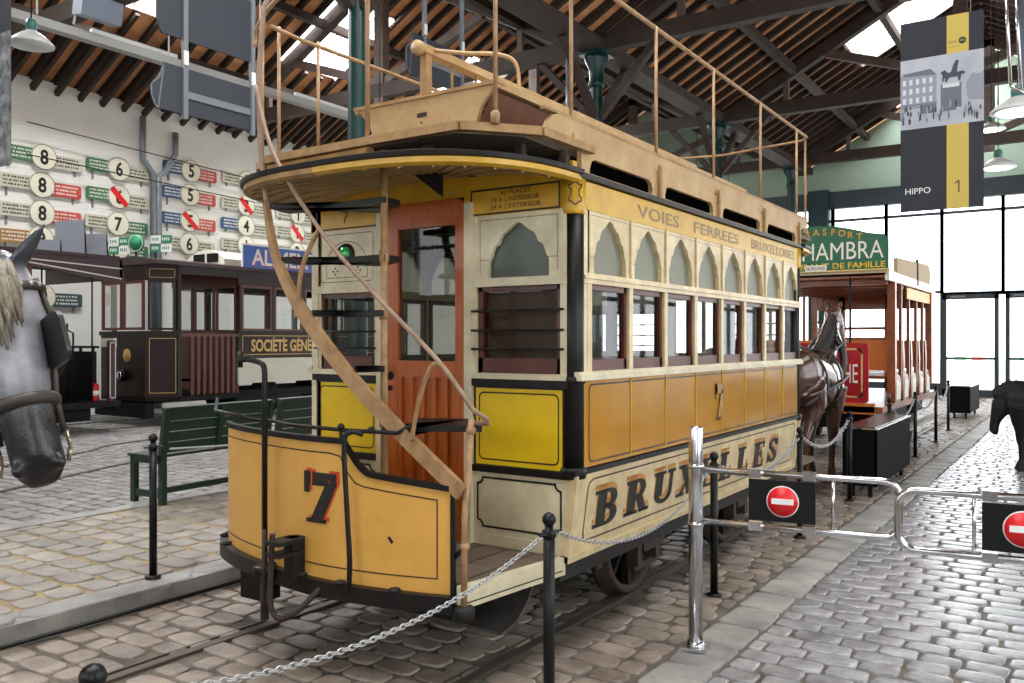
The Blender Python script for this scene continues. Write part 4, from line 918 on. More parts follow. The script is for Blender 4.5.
# chrome gates
def gate(p, q, label, post_label, sign_a, disc_at, post_at='p'):
    t = Thing('barrier_gate', label, 'gate', p, local=False, group='chrome gates with no-entry boards')
    p = V(p); q = V(q); d = (q-p); d.z = 0; L = d.length; d.normalize(); n = V((d.y, -d.x, 0)); P = Pl(p, d, (0, 0, 1), n)
    zt, zb_ = .938, .672; r = .07
    if post_at == 'p': loop = [(.03, zt), (L-r, zt)]+[(L-r+r*math.sin(a), zt-r+r*math.cos(a)) for a in [PI/2*i/6 for i in range(1, 7)]]+[(L-r+r*math.cos(a), zb_+r-r*math.sin(a)) for a in [PI/2*i/6 for i in range(0, 7)]]+[(.03, zb_)]
    else: loop = [(L-.03, zt), (r, zt)]+[(r-r*math.sin(a), zt-r+r*math.cos(a)) for a in [PI/2*i/6 for i in range(1, 7)]]+[(r-r*math.cos(a), zb_+r-r*math.sin(a)) for a in [PI/2*i/6 for i in range(0, 7)]]+[(L-.03, zb_)]
    s = MB().tube([P(a, z, 0) for a, z in loop], .0165, 12); t.part('gate_frame', s, M_chrome)
    a0, a1 = sign_a
    ax = a1+.08 if post_at == 'p' else a0-.03
    t.part('upright', MB().tube([P(ax, zb_, 0), P(ax, zt, 0)], .008, 8), M_chrome)
    s = MB().pbox(P, a0, a1, zb_+.03, zt-.03, -.006, .006); so = t.part('sign_board', s, M_blackmetal)
    for a in (a0+.03, a1-.03):
        for z in (zt, zb_): t.part('clamp', MB().pbox(P, a-.03, a+.03, z-.022, z+.022, -.02, .02), M_chrome, so)
    c = disc_at; zc = (zt+zb_)/2
    t.part('no_entry_disc', MB().lathe(P(c, zc, .006), [(.078, 0), (.078, .003)], 36, axis=n), M_whitesign, so)
    t.part('red_disc', MB().lathe(P(c, zc, .0091), [(.073, 0), (.073, .002)], 36, axis=n), M_redsign, so)
    t.part('white_bar', MB().pbox(P, c-.053, c+.053, zc-.014, zc+.014, .0112, .013), M_whitesign, so)
    pp = p if post_at == 'p' else q
    s = MB().lathe((pp.x, pp.y, 0), [(.0365, .03), (.0365, 1.15), (.034, 1.158), (.028, 1.158), (.028, 1.14)], 28); po = t.part('post', s, M_chrome)
    for z in (.955, .655): t.part('collar', MB().lathe((pp.x, pp.y, 0), [(.041, z-.012), (.043, z), (.041, z+.012)], 24), M_chrome, po)
    s = MB().lathe((pp.x, pp.y, 0), [(.05, .02), (.046, .035), (.037, .05)], 24); s.pbox(Pl((pp.x, pp.y, 0), d, (0, 0, 1), n), -.06, .06, .008, .024, -.06, .06); t.part('base_flange', s, M_chrome, po)
    return t
gate((-1.70, 4.26, 0), (-.745, 4.40, 0), 'chrome swing gate with a no-entry board, hinged on the near chrome post', '', (.27, .59), .435)
gate((-.715, 4.19, 0), (.55, 4.34, 0), 'chrome swing gate with a no-entry board, cropped by the right edge', '', (.33, .66), .485, 'q')
# display boxes
def box_table(x0, x1, y0, y1, h, label):
    t = Thing('display_box', label, 'display case', ((x0+x1)/2, y0, 0), local=False, group='low black display boxes')
    s = MB().box(x0, x1, y0, y0+.03, .12, h); s.box(x0, x1, y1-.03, y1, .12, h+.0); s.box(x0, x0+.02, y0, y1, .12, h); s.box(x1-.02, x1, y0, y1, .12, h); t.part('case', s, mat('matt black case', (8, 8, 9), .75, spec=.15))
    s = MB().box(x0-.01, x1+.01, y0-.01, y1+.01, h, h+.015); t.part('top_frame', s, M_chrome)
    s = MB().box(x0+.02, x1-.02, y0+.03, y1-.03, h+.015, h+.022); o = t.part('picture_top', s, mat('printed picture top', (96, 72, 66), .3, c2=(36, 36, 40), vs=5))
    for x in (x0+.08, x1-.08):
        for y in (y0+.1, y1-.1): t.part('leg', MB().box(x-.02, x+.02, y-.02, y+.02, 0.0, .14), M_blackmetal)
box_table(-2.13, -1.80, 9.35, 11.3, .70, 'long low black display box with a picture top, nearest the chrome gate')
box_table(-2.43, -2.05, 20.0, 21.8, .66, 'farther low black display box near the glass doors')
# green benches
M_bench = mat('dark green bench paint', (17, 46, 33), .4, var=.25, vs=6)
def bench(loc, rot, label, L=1.3):
    t = Thing('garden_bench', label, 'bench', loc, rot, group='green wooden benches')
    for k in range(4): t.part('seat_slat', MB().box(-.42+k*.105, -.42+k*.105+.095, 0, L, .43, .452), M_bench)
    for y in (.03, L-.07):
        s = MB().box(-.42, -.36, y, y+.05, 0, .43); t.part('leg', s, M_bench)
        s = MB().box(-.02, .04, y, y+.05, 0, .46); s.beam((.01, y+.025, .44), (.075, y+.025, .86), .05, .055, up=(1, 0, 0)); t.part('leg', s, M_bench)
        t.part('foot_rail', MB().box(-.40, .02, y+.005, y+.045, .06, .12), M_bench); t.part('seat_bearer', MB().box(-.42, .02, y, y+.05, .37, .43), M_bench)
    t.part('stretcher', MB().box(-.19, -.14, .05, L-.05, .07, .12), M_bench); t.part('front_apron', MB().box(-.415, -.39, .05, L-.05, .37, .43), M_bench)
    n = 2
    BPn = Pl((.012, 0, .46), (0, 1, 0), (.155, 0, 1), (1, 0, -.155))
    for k in range(n):
        a0 = .02+k*(L-.04)/n; s = MB()
        for j in range(4): s.pbox(BPn, a0+.015, a0+(L-.04)/n-.015, .02+j*.098, .02+j*.098+.09, .0, .022)
        t.part('back_panel', s, M_bench)
    t.part('top_rail', MB().pbox(BPn, 0, L, .405, .44, -.01, .035), M_bench)
    for a in (.02, L/2, L-.02): t.part('back_post', MB().pbox(BPn, a-.025, a+.025, 0, .43, .01, .05), M_bench)
bench((-7.02, 4.72, .112), math.radians(3), 'green slatted bench on the pavement edge behind the kerb post')
bench((-7.1, 6.12, .112), math.radians(5), 'second green bench, its back showing behind the yellow dash')
# hippo banner
t = Thing('hanging_banner', 'tall dark banner reading HIPPO 1 hanging over the walkway', 'banner', (-1.33, 10.3, 3.02), local=False)
P = Pl((-1.735, 10.3, 3.02), (1, 0, 0), (0, 0, 1), (0, -1, 0))
BW, BH = .81, 2.07; g0, g1 = BW*.565, BW*.825
cl = t.part('cloth', MB().pbox(P, 0, BW, 0, BH, -.006, 0), mat('banner dark grey', (40, 43, 52), .7))
t.part('yellow_stripe', MB().pbox(P, g0, g1, 0, BH, 0, .002), mat('banner yellow', (204, 178, 84), .6), cl)
ph = t.part('photograph', MB().pbox(P, 0, BW, .90, 1.66, .002, .004), mat('photo pale grey', (196, 198, 206), .6, c2=(170, 174, 186), vs=3), cl)
g = [mat('photo grey %d' % i, c, .6) for i, c in enumerate(((150, 154, 166), (108, 112, 124), (66, 70, 80), (214, 216, 222)))]
s = MB(); s.m = 0
s.ngon(P, [(0, 1.12), (.36, 1.12), (.36, 1.46), (.30, 1.52), (.04, 1.50), (0, 1.50)], .004, .006)
s.m = 3
for r in range(3):
    for c in range(5): s.pbox(P, .025+c*.066, .055+c*.066, 1.18+r*.1, 1.24+r*.1, .006, .007)
s.m = 1; s.pbox(P, 0, .37, 1.155, 1.165, .006, .008); s.ngon(P, [(.36, 1.46), (.30, 1.53), (.02, 1.51), (.04, 1.48)], .006, .007)
s.m = 0; s.ngon(P, [(.66, 1.15), (.64, 1.32), (.70, 1.42), (.78, 1.40), (.81, 1.44), (.81, 1.12)], .004, .006)
s.m = 1; s.pbox(P, .40, .60, 1.08, 1.34, .004, .008); s.m = 3; s.pbox(P, .42, .58, 1.30, 1.34, .008, .009)
s.m = 2                                                      # rider statue on the plinth
s.ngon(P, [(.41, 1.37), (.42, 1.43), (.40, 1.47), (.44, 1.49), (.47, 1.455), (.50, 1.46), (.52, 1.53), (.55, 1.585), (.575, 1.57), (.56, 1.50), (.56, 1.45), (.61, 1.46), (.64, 1.44), (.62, 1.42), (.60, 1.43), (.59, 1.36), (.57, 1.36), (.565, 1.41), (.48, 1.405), (.46, 1.36), (.44, 1.36), (.45, 1.40), (.43, 1.40), (.43, 1.37)], .008, .010)
rng = random.Random(4)
for i in range(46):
    a = rng.uniform(.01, .78); b = rng.uniform(.98, 1.14) if a < .6 else rng.uniform(.96, 1.12); w_ = rng.uniform(.006, .013); hh = rng.uniform(.04, .09); s.m = rng.choice((1, 2, 2, 0))
    s.ngon(P, [(a-w_*.7, b-hh*.5), (a-w_, b+hh*.2), (a, b+hh*.35), (a+w_, b+hh*.2), (a+w_*.7, b-hh*.5)], .008, .0085+i*.0001); s.ngon(P, [(a+w_*.5*math.cos(q), b+hh*.45+w_*.6*math.sin(q)) for q in [k*PI/3 for k in range(6)]], .008, .0085+i*.0001)
s.m = 1; s.pbox(P, .20, .36, 1.05, 1.15, .008, .0083); s.pbox(P, .40, .55, 1.05, 1.15, .008, .0083)
t.part('photo_scene', s, g, ph)
s = MB().text(P, 'HIPPO', .05, .19, .065, .0005, .003, width=.25, bold=.004); t.part('lettering', s, M_whitesign, cl)
gx = (g0+g1)/2+.012; s = MB().pbox(P, gx-.006, gx+.006, .17, .30, .0025, .0045).ngon(P, [(gx-.006, .30), (gx-.04, .272), (gx-.036, .262), (gx-.004, .284)], .0025, .0045); t.part('number_one', s, mat('banner dark text', (50, 48, 46), .6), cl)
s = MB().text(P, 'trm', g0+.02, 1.765, .035, .0025, .002, width=.075); s.lathe(P((g0+g1)/2+.045, 1.783, .0025), [(.036, 0), (.036, .001)], 20, axis=P.n); s.pbox(P, g0+.02, g0+.13, 1.725, 1.728, .0025, .004); t.part('logo', s, mat('banner dark text', (50, 48, 46), .6), cl)
s = MB().text(P, 'm', (g0+g1)/2+.045, 1.772, .03, .004, .001, width=.04, align='CENTER'); t.part('logo_letter', s, mat('banner yellow', (204, 178, 84), .6), cl)
for x in (-1.6, -1.05): t.part('cord', MB().tube([(x, 10.3, 5.09), (x, 10.3, 8.2)], .004, 5), M_chain)
# banner at the left edge
t = Thing('hanging_banner', 'hanging banner with a grey photograph cropped by the left edge', 'banner', (-8.4, 3.9, 3.2), local=False)
P = Pl((-8.84, 3.93, 3.18), (1, 0, 0), (0, 0, 1), (0, -1, 0)); BX = .835
cl = t.part('cloth', MB().pbox(P, -.2, BX, -.0, 2.0, -.006, 0), mat('banner dark grey', (40, 43, 52), .7))
t.part('photograph', MB().pbox(P, -.2, BX, .0, 1.2, .0, .004), mat('grey mottled photo', (170, 172, 174), .6, c2=(50, 52, 56), vs=9), cl)
t.part('cord', MB().tube([(-8.3, 3.93, 5.18), (-8.3, 3.93, 7.5)], .005, 5), M_chain)
# pendant lamps
M_enamel = mat('white enamel', (220, 222, 218), .35); M_lamp = emis('lit lamp glass', (240, 255, 250), 6)
def lamp(x, y, z, d, label, top=7.2, lit=True):
    t = Thing('pendant_lamp', label, 'lamp', (x, y, z), group='enamel dish pendant lamps')
    s = MB().lathe((0, 0, 0), [(d*.5, -.005), (d*.5, .01), (d*.42, .05), (d*.25, .11), (d*.14, .14), (d*.12, .15)], 28); s.v = s.v; t.part('lamp_shade', s, M_enamel)
    s = MB().lathe((0, 0, 0), [(d*.12, .14), (d*.13, .22), (d*.10, .26), (.02, .28)], 18); t.part('lamp_cap', s, mat('green glass cap', (72, 120, 116), .3))
    if lit: t.part('bulb', MB().lathe((0, 0, 0), [(d*.36, -.02), (d*.40, -.008)], 24), M_lamp)
    t.part('cord', MB().tube([(0, 0, .27), (0, 0, zroof(x)+.11-z)], .008, 5), M_blackmetal)
lamp(-9.15, 4.7, 4.68, .44, 'white dish lamp at the top left beside the cropped banner', lit=False)
lamp(-.62, 10.35, 3.98, .52, 'bright white dish lamp just right of the HIPPO banner, nearest one', 9.2)
lamp(-1.15, 14.9, 4.22, .5, 'white dish lamp lower right of the HIPPO banner, behind the nearest one', 9.2)
lamp(-1.55, 18.6, 5.6, .5, 'white dish lamp half hidden behind the HIPPO banner', 9)
lamp(-10.7, 11.7, 5.25, .45, 'bright dish lamp left of the green column above the tram roof', 7.6)
lamp(-8.6, 24.0, 5.5, .5, 'bright dish lamp far away above the middle of the tram roof', 7.4)
lamp(-9.4, 23.6, 5.45, .5, 'farther bright dish lamp left of the thin green column', 7.4)
# chrome heater frame top right
t = Thing('ceiling_heater', 'chrome framed heater hanging cropped at the top right corner', 'heater', (-.3, 7.0, 3.34), local=False)
P = Pl((-.455, 6.9, 3.34), R_, (-.03, -.02, 1), -F_)
for a in (0, .07): t.part('side_tube', MB().tube([P(a, -.0 if a else .03, 0), P(a-.015, .9, 0)], .012, 8), M_chrome)
t.part('frame_bar', MB().tube([P(0, .03, 0), P(.09, -.02, 0), P(.42, -.02, 0), P(.42, .9, 0)], .012, 8), M_chrome)
t.part('reflector', MB().pbox(P, .09, .40, .02, .9, -.05, -.03), mat('dull reflector', (70, 74, 82), .3, .8))
t.part('cord', MB().tube([P(.2, .9, 0), (-.3, 7.0, 8.85)], .01, 5), M_blackmetal)
# hanging grey boards
M_slate = mat('slate grey board', (54, 59, 67), .6, var=.06); M_lgrey = mat('light grey frame', (120, 125, 131), .5)
def hang(y0, y1, zs, label, x=-7.5, extra=None):
    t = Thing('hanging_board', label, 'sign', (x, y0, zs[0][0]), local=False, group='slate grey hanging boards')
    P = Pl((x, y0, 0), (0, 1, 0), (0, 0, 1), (1, 0, 0)); W_ = y1-y0
    for z0, z1, ov in zs:
        pts = [(W_, z0), (W_, z1), (-ov*.62, z1), (-ov*.70, z1-.10), (-ov*.78, z1-.16), (-ov, z1-.24), (-ov, z0+.12), (-ov*.9, z0+.03), (-ov*.8, z0)]
        bo = t.part('board', MB().ngon(P, pts, -.012, .012), M_slate)
        if z0 > 4.5 and z0 < 5: continue
        t.part('board_edge', MB().stroke(P, pts[2:]+[(-ov*.62, z1)], .014, .0135, closed=False), M_lgrey, bo)
        t.part('board_rail', MB().pbox(P, .03, W_-.02, (z0+z1)/2-.07, (z0+z1)/2+.0, .012, .03), M_lgrey, bo)
    for a in (0, W_): t.part('frame_post', MB().pbox(P, a-.025, a+.025, zs[0][0]-.05, 6.62, .0, .045), M_lgrey)
    for z0, z1, ov in zs:
        for a in (0, W_): t.part('bracket', MB().pbox(P, a-.03, a+.02, z1+.02, z1+.16, .045, .06), M_whitesign)
hang(5.34, 6.17, [(3.86, 4.32, .36), (4.60, 5.25, .30)], 'pair of slate grey shaped boards in a light grey frame, upper left')
hang(9.06, 9.9, [(5.15, 5.72, .36)], 'single slate grey shaped board in a light frame above the tram bench')
# cable tray with floodlights
t = Thing('cable_tray', 'light grey cable tray carrying strip lights below the left roof', 'tray', (-10, 5, 5.25), local=False)
t.part('channel', MB().pbox(Pl((-10, 4.2, 5.2), (0, 1, 0), (0, 0, 1), (1, 0, 0)), 0, 7.6, 0, .10, -.07, .07), mat('pale cable tray', (176, 176, 172), .5))
for y in (5.2, 6.9, 8.4, 10.2): t.part('hanger', MB().tube([(-10, y, 5.34), (-10, y, 7.3)], .012, 6), M_whitesign)
for y in (6.0, 9.3): t.part('strip_light', MB().box(-10.3, -10.24, y, y+1.2, 5.42, 5.47), M_whitesign)
t = Thing('flood_light', 'grey floodlight beside the dish lamp, upper left', 'lamp', (-9.95, 5.9, 5.4), local=False)
t.part('housing', MB().pbox(Pl((-9.9, 5.55, 5.43), (0, 1, 0), (.2, 0, 1), (1, 0, -.2)), 0, .5, 0, .26, 0, .2), mat('bluish grey housing', (120, 132, 146), .45)); t.part('yoke', MB().tube([(-9.95, 5.6, 5.34), (-9.95, 5.65, 5.6), (-9.85, 5.9, 5.75)], .015, 6), M_whitesign)
# thin wall cables
for (a, b, l) in (((-17.7, 9, 6.0), (-17.7, 19, 5.5), 'thin upper wire strung along the white brick wall'), ((-17.7, 9, 5.35), (-17.7, 19, 5.0), 'thin lower wire strung along the white brick wall')):
    single('wall_cable', MB().tube([a, b], .012, 5), M_blackmetal, l, 'cable', a)
# wall pipe, forked
s = MB(); s.tube([(-17.86, 11.66, 6.7), (-17.86, 11.66, 5.75), (-17.86, 11.92, 5.45), (-17.86, 11.92, .05)], .07, 10); s.tube([(-17.86, 12.5, 6.5), (-17.86, 12.5, 6.0), (-17.86, 12.2, 5.5), (-17.86, 12.06, 5.4), (-17.86, 12.06, .05)], .07, 10)
single('drain_pipe', s, M_steelgrey, 'grey forked downpipe on the white wall between the sixes and the fives', 'pipe', (-17.86, 12.0, 0))

# ---------------------------------------------------------------- line number boards on the white wall
def wall_yz(px, py, x=-17.93):
    k = (px-512)/865; dx = F_.x+k*R_.x; dy = F_.y+k*R_.y; t_ = x/dx; return t_*dy, 1.6+(341.5-py)*t_/865
SC = {'g': (70, 120, 84), 'w': (206, 202, 180), 'r': (196, 72, 66), 'b': (52, 86, 130), 'o': (168, 124, 62), 'd': (60, 82, 92)}
rows = [(44, 157, '8', 'g', 'w', 0, 'topmost'), (42, 185, '8', 'w', 'r', 0, 'second from the top'), (42, 213, '8', 'w', 'r', 0, 'lowest of the eights'), (41, 239, '9', 'o', 'o', 0, 'just above the dark tram roof'), (43, 297, '9', 'o', 'd', 0, 'seen under the dark tram roof'),
        (119, 169, '6', 'g', 'w', 0, 'top of the second column'), (119, 197, '6', 'g', 'w', 1, 'below the first six'), (118, 224, '7', 'w', 'g', 0, 'third in the second column'), (118, 248, '7', 'w', 'g', 0, 'fourth in the second column'),
        (191, 171, '5', 'b', 'r', 0, 'top board right of the forked pipe'), (190, 195, '5', 'b', 'r', 0, 'second right of the forked pipe'), (190, 221, '5', 'b', 'r', 1, 'third right of the forked pipe'), (189, 244, '6', 'w', 'w', 0, 'fourth right of the forked pipe'),
        (247, 181, '3', 'w', 'w', 0, 'left of the hood, top'), (246, 206, '3', 'w', 'w', 1, 'left of the hood, second'), (246, 226, '4', 'b', 'w', 0, 'left of the hood, third'), (246, 246, '1', 'w', 'w', 0, 'just above the blue ALIMEN sign'),
        (298, 215, '1', 'w', 'w', 0, 'under the hood edge, top'), (297, 233, '1', 'w', 'w', 1, 'under the hood edge, second'), (297, 252, '2', 'w', 'w', 0, 'under the hood edge, third')]
cn = {'g': 'green', 'w': 'cream', 'r': 'red', 'b': 'blue', 'o': 'ochre', 'd': 'slate'}
for px_, py_, num, ca, cb, slash, where in rows:
    y, z = wall_yz(px_, py_)
    t = Thing('line_number_board', '%s-%s line board, %snumber %s, %s' % (cn[ca], cn[cb], 'red-slashed ' if slash else '', num, where), 'sign', (-17.93, y, z-.25), local=False, group='tram line boards on the wall')
    P = Pl((-17.97, y, z), (0, 1, 0), (0, 0, 1), (1, 0, 0)); HWd = .84 if px_ < 60 else .74
    for a0, a1, c, dz in ((-HWd, -.1, ca, -.0), (.1, HWd, cb, -.06)):
        bo = t.part('destination_plank', MB().ngon(P, [(a0+.03, -.13+dz), (a1-.03, -.13+dz), (a1, -.10+dz), (a1, .12+dz), (a1-.03, .15+dz), (a0+.03, .15+dz), (a0, .12+dz), (a0, -.10+dz)], .0, .03), mat('plank '+cn[c], SC[c], .5, var=.2, vs=9))
        s = MB(); rg = random.Random(int(px_*7+py_+a0*10)); dark = c in 'w'
        for r in range(3):
            a = a0+.07
            while a < a1-.12:
                w_ = rg.uniform(.02, .05); s.pbox(P, a, min(a+w_, a1-.05), .07+dz-r*.075, .105+dz-r*.075, .03, .033); a += w_+rg.choice((.012, .012, .03))
        t.part('painted_script', s, mat('dark script', (60, 60, 56), .6) if dark else mat('pale script', (214, 210, 196), .6), bo)
    d = t.part('number_disc', MB().lathe(P(0, 0, .03), [(.265, 0), (.265, .02), (.25, .024)], 32, axis=P.n), mat('cream disc', (226, 222, 200), .45, var=.06))
    t.part('disc_rim', MB().stroke(P, [(.255*math.cos(q), .255*math.sin(q)) for q in [2*PI*k/32 for k in range(32)]], .012, .056), mat('disc rim', (90, 90, 84), .5), d)
    t.part('number', MB().text(P, num, 0, -.145, .29, .055, .002, align='CENTER', sx=.82, bold=.03), C_line, d)
    if slash: t.part('red_slash', MB().ngon(P, [(-.22, .13), (-.13, .22), (.22, -.13), (.13, -.22)], .058, .060), M_redsign, d)
    for a in (-HWd+.16, HWd-.16): t.part('mounting_strip', MB().pbox(P, a-.02, a+.02, -.20 if px_ > 240 else -.30, .0, -.03, -.005), M_lgrey)
# ---------------------------------------------------------------- the brown electric tram on the left
B_brown = mat('dark maroon brown coachwork', (44, 20, 16), .4, c2=(30, 14, 12), vs=4, spec=.35)
B_wood = mat('reddish varnished wood', (112, 52, 30), .4, c2=(82, 38, 24), vs=5, stretch=(5, 5, .6))
B_cream = mat('tram cream white', (226, 222, 204), .4, var=.06)
B_gold = mat('gold lettering', (222, 180, 98), .4); B_white = mat('thin white line', (216, 210, 204), .5)
B_dark = mat('black running gear', (12, 11, 12), .65, spec=.3)
B_glass = glass('far tram glass', (244, 246, 246), .35)
def window(t, P, a0, a1, z0, z1, m=B_wood, fw=.05, cut=None):
    f = MB()
    for bx in ((a0, a1, z0, z0+fw), (a0, a1, z1-fw, z1), (a0, a0+fw, z0+fw, z1-fw), (a1-fw, a1, z0+fw, z1-fw)): f.pbox(P, *bx, -.03, .012)
    o = t.part('window_frame', f, m)
    t.part('window_glass', MB().add([P(a0+fw, z0+fw, -.01), P(a1-fw, z0+fw, -.01), P(a1-fw, z1-fw, -.01), P(a0+fw, z1-fw, -.01)], [(0, 1, 2, 3)]), B_glass, o)
XS, XF = -14.5, -16.7; YB, YE, YP = 11.62, 16.9, 9.75
t = Thing('electric_tram', 'dark brown tram lettered SOCIETE GENERALE with a blue sign on its roof', 'tram', (-15.6, 13.5, 0), local=False)
S2 = Pl((XS, YB, 0), (0, 1, 0), (0, 0, 1), (1, 0, 0)); S2b = Pl((XF, YB, 0), (0, 1, 0), (0, 0, 1), (-1, 0, 0)); L2 = YE-YB
for P in (S2, S2b):
    t.part('name_panel', MB().pbox(P, 0, L2, 1.28, 1.78, -.05, 0), B_brown)
    t.part('skirt_panel', MB().pbox(P, 0, L2, .74, 1.25, -.05, .0), B_cream)
    t.part('waist_rail', MB().pbox(P, -.02, L2, 1.76, 1.82, -.05, .03), B_brown)
    t.part('letter_rail', MB().pbox(P, -.02, L2, 2.76, 3.08, -.05, .01), B_brown)
    for i in range(6): 
        a = .07+i*.86; window(t, P, a, a+.80, 1.82, 2.76)
        t.part('window_pillar', MB().pbox(P, a-.06, a, 1.8, 2.78, -.05, .02), B_brown)
l = MB().stroke(S2, rrect(.10, L2-.1, 1.33, 1.72, .03), .014, .004); t.part('gold_border', l, B_gold)
t.part('name_lettering', MB().text(S2, 'SOCIETE GENERALE', .32, 1.40, .24, .001, .004, width=2.25, bold=.03), B_gold)
s = MB(); 
for a, dz in ((.32+.56, 0), (.32+.84, 0), (.32+1.27, 0), (.32+1.55, 0)): s.ngon(S2, [(a, 1.655), (a+.03, 1.655), (a+.07, 1.69), (a+.04, 1.69)], .001, .005)
t.part('accent_mark', s, B_gold)
s = MB().ngon(Pl((0, YP, 0), (1, 0, 0), (0, 0, 1), (0, 1, 0)), [(XF-.08, 3.06), (XS+.08, 3.06), (XS+.06, 3.13), (-15.1, 3.22), (-16.1, 3.22), (XF-.06, 3.13)], -.05, YE-YP+.9); t.part('roof', s, mat('dark roof', (60, 44, 46), .6))
ca = [(-16.25+(1.3)*i/12, 3.2+.34*math.sin(PI*(.12+.76*i/12))) for i in range(13)]
s = MB().ngon(Pl((0, YB, 0), (1, 0, 0), (0, 0, 1), (0, 1, 0)), [(-16.25, 3.18)]+ca+[(-14.95, 3.18)], .0, L2); ro = t.part('roof_lantern', s, B_cream)
for a in (-15.95, -15.5): t.part('lantern_light', MB().box(a, a+.36, YB-.02, YB, 3.27, 3.45), B_dark, ro)
# front platform
A, B, C_, D_ = V((XS, 10.23, 0)), V((-14.87, YP, 0)), V((-16.33, YP, 0)), V((XF, 10.23, 0))
for p, q in ((A, B), (B, C_), (C_, D_)):
    d = (p-q).normalized(); n = V((d.y, -d.x, 0)); P = Pl(q, d, (0, 0, 1), n); w_ = (p-q).length
    t.part('apron_panel', MB().pbox(P, 0, w_, .52, 1.72, -.04, 0), B_brown); t.part('waist_rail', MB().pbox(P, -.02, w_+.02, 1.72, 1.80, -.05, .03), B_brown)
    t.part('header_panel', MB().pbox(P, 0, w_, 2.76, 3.07, -.04, 0), B_brown)
    if w_ > 1:
        window(t, P, .04, w_/2-.02, 1.82, 2.76); window(t, P, w_/2+.02, w_-.04, 1.82, 2.76)
        e = t.part('crest', MB().lathe(P(w_*.60, 1.33, 0), [(.13, 0), (.12, .006)], 20, axis=n), B_gold)
        h = t.part('headlamp', MB().lathe(P(w_*.52, .95, 0), [(.12, 0), (.12, .07), (.10, .09)], 20, axis=n), M_blackmetal); t.part('lamp_lens', MB().lathe(P(w_*.52, .95, .09), [(.09, 0), (.05, .02)], 16, axis=n), M_chrome, h)
    else:
        window(t, P, .05, w_-.05, 1.82, 2.76, B_brown, .04); t.part('gold_line', MB().stroke(P, rrect(.08, w_-.06, .62, 1.66, .02), .012, .003), B_gold); t.part('gold_line', MB().stroke(P, rrect(.08, w_-.08, 2.82, 2.98, .02), .01, .003), B_gold)
for x in (XS-.03, XF+.03): t.part('platform_post', MB().box(x-.03, x+.03, 10.2, 10.28, .5, 3.07), B_brown)
for x0, x1, P in ((XS, XS, S2), (XF, XF, S2b)): t.part('platform_header', MB().pbox(P, -1.4, 0, 2.90, 3.07, -.04, .01), B_brown)
t.part('platform_floor', MB().ngon(WORLD, [(XF, YB), (XF, 10.2), (-16.33, YP), (-14.87, YP), (XS, 10.2), (XS, YB)], .46, .54), B_dark)
BKH = Pl((XF, YB, 0), (1, 0, 0), (0, 0, 1), (0, -1, 0))
t.part('bulkhead', MB().pbox(BKH, .05, 2.15, .54, 1.78, -.05, 0), B_wood)
t.part('bulkhead', MB().pbox(BKH, .05, 2.15, 2.75, 3.06, -.05, 0), B_wood)
for a0, a1 in ((.08, .70), (.75, 1.42), (1.48, 2.12)): window(t, BKH, a0, a1, 1.78, 2.76)
t.part('gate_slats', (lambda s: [s.box(XS-.05, XS-.01, 10.5+i*.14, 10.57+i*.14, .56, 1.72) for i in range(8)] and s)(MB()), B_wood)
t.part('gate_top_rail', MB().box(XS-.06, XS, 10.28, YB, 1.70, 1.76), B_wood)
t.part('chassis', MB().box(-16.4, -14.8, 9.9, 18.2, .42, .58), B_dark)
for y in (12.6, 15.2):
    for x in (-14.88, -16.32): t.part('wheel', MB().lathe((x, y, .41), [(.40, -.05), (.40, .05)], 24, axis=(1, 0, 0)), B_dark)
    t.part('truck_frame', MB().box(-14.75, -14.68, y-.9, y+.9, .26, .46), B_dark)
t.part('step_board', MB().box(-14.6, -14.2, 10.4, 11.5, .28, .32), B_dark); t.part('guard_beam', MB().box(-16.5, -14.8, 9.72, 9.9, .15, .42), B_dark)
t.part('interior_floor', MB().box(XF+.05, XS-.05, YB, YE, .74, .8), B_wood); t.part('end_wall', MB().box(XF, XS, YE-.05, YE, .74, 3.06), B_wood)
t.part('rear_platform', MB().box(XF, XS, YE, YE+1.3, .46, .54), B_dark)
# blue sign on its roof
t = Thing('roof_sign', 'long blue enamel sign with white letters ALIMENTATION on the brown tram roof', 'sign', (XS+.05, 13.6, 3.12), local=False)
P = Pl((XS+.02, YB+.05, 3.10), (0, 1, 0), (0, 0, 1), (1, 0, 0))
bo = t.part('sign_board', MB().pbox(P, 0, 3.7, 0, .52, 0, .03), M_whitesign); t.part('blue_field', MB().pbox(P, .03, 3.67, .03, .49, .03, .034), mat('enamel blue', (56, 96, 176), .35), bo)
t.part('letter_shading', MB().text(P, 'ALIMENTATION', .25, .095, .32, .034, .002, width=3.2, bold=.035), M_redsign, bo); t.part('lettering', MB().text(P, 'ALIMENTATION', .24, .105, .32, .037, .002, width=3.2, bold=.02), M_whitesign, bo)
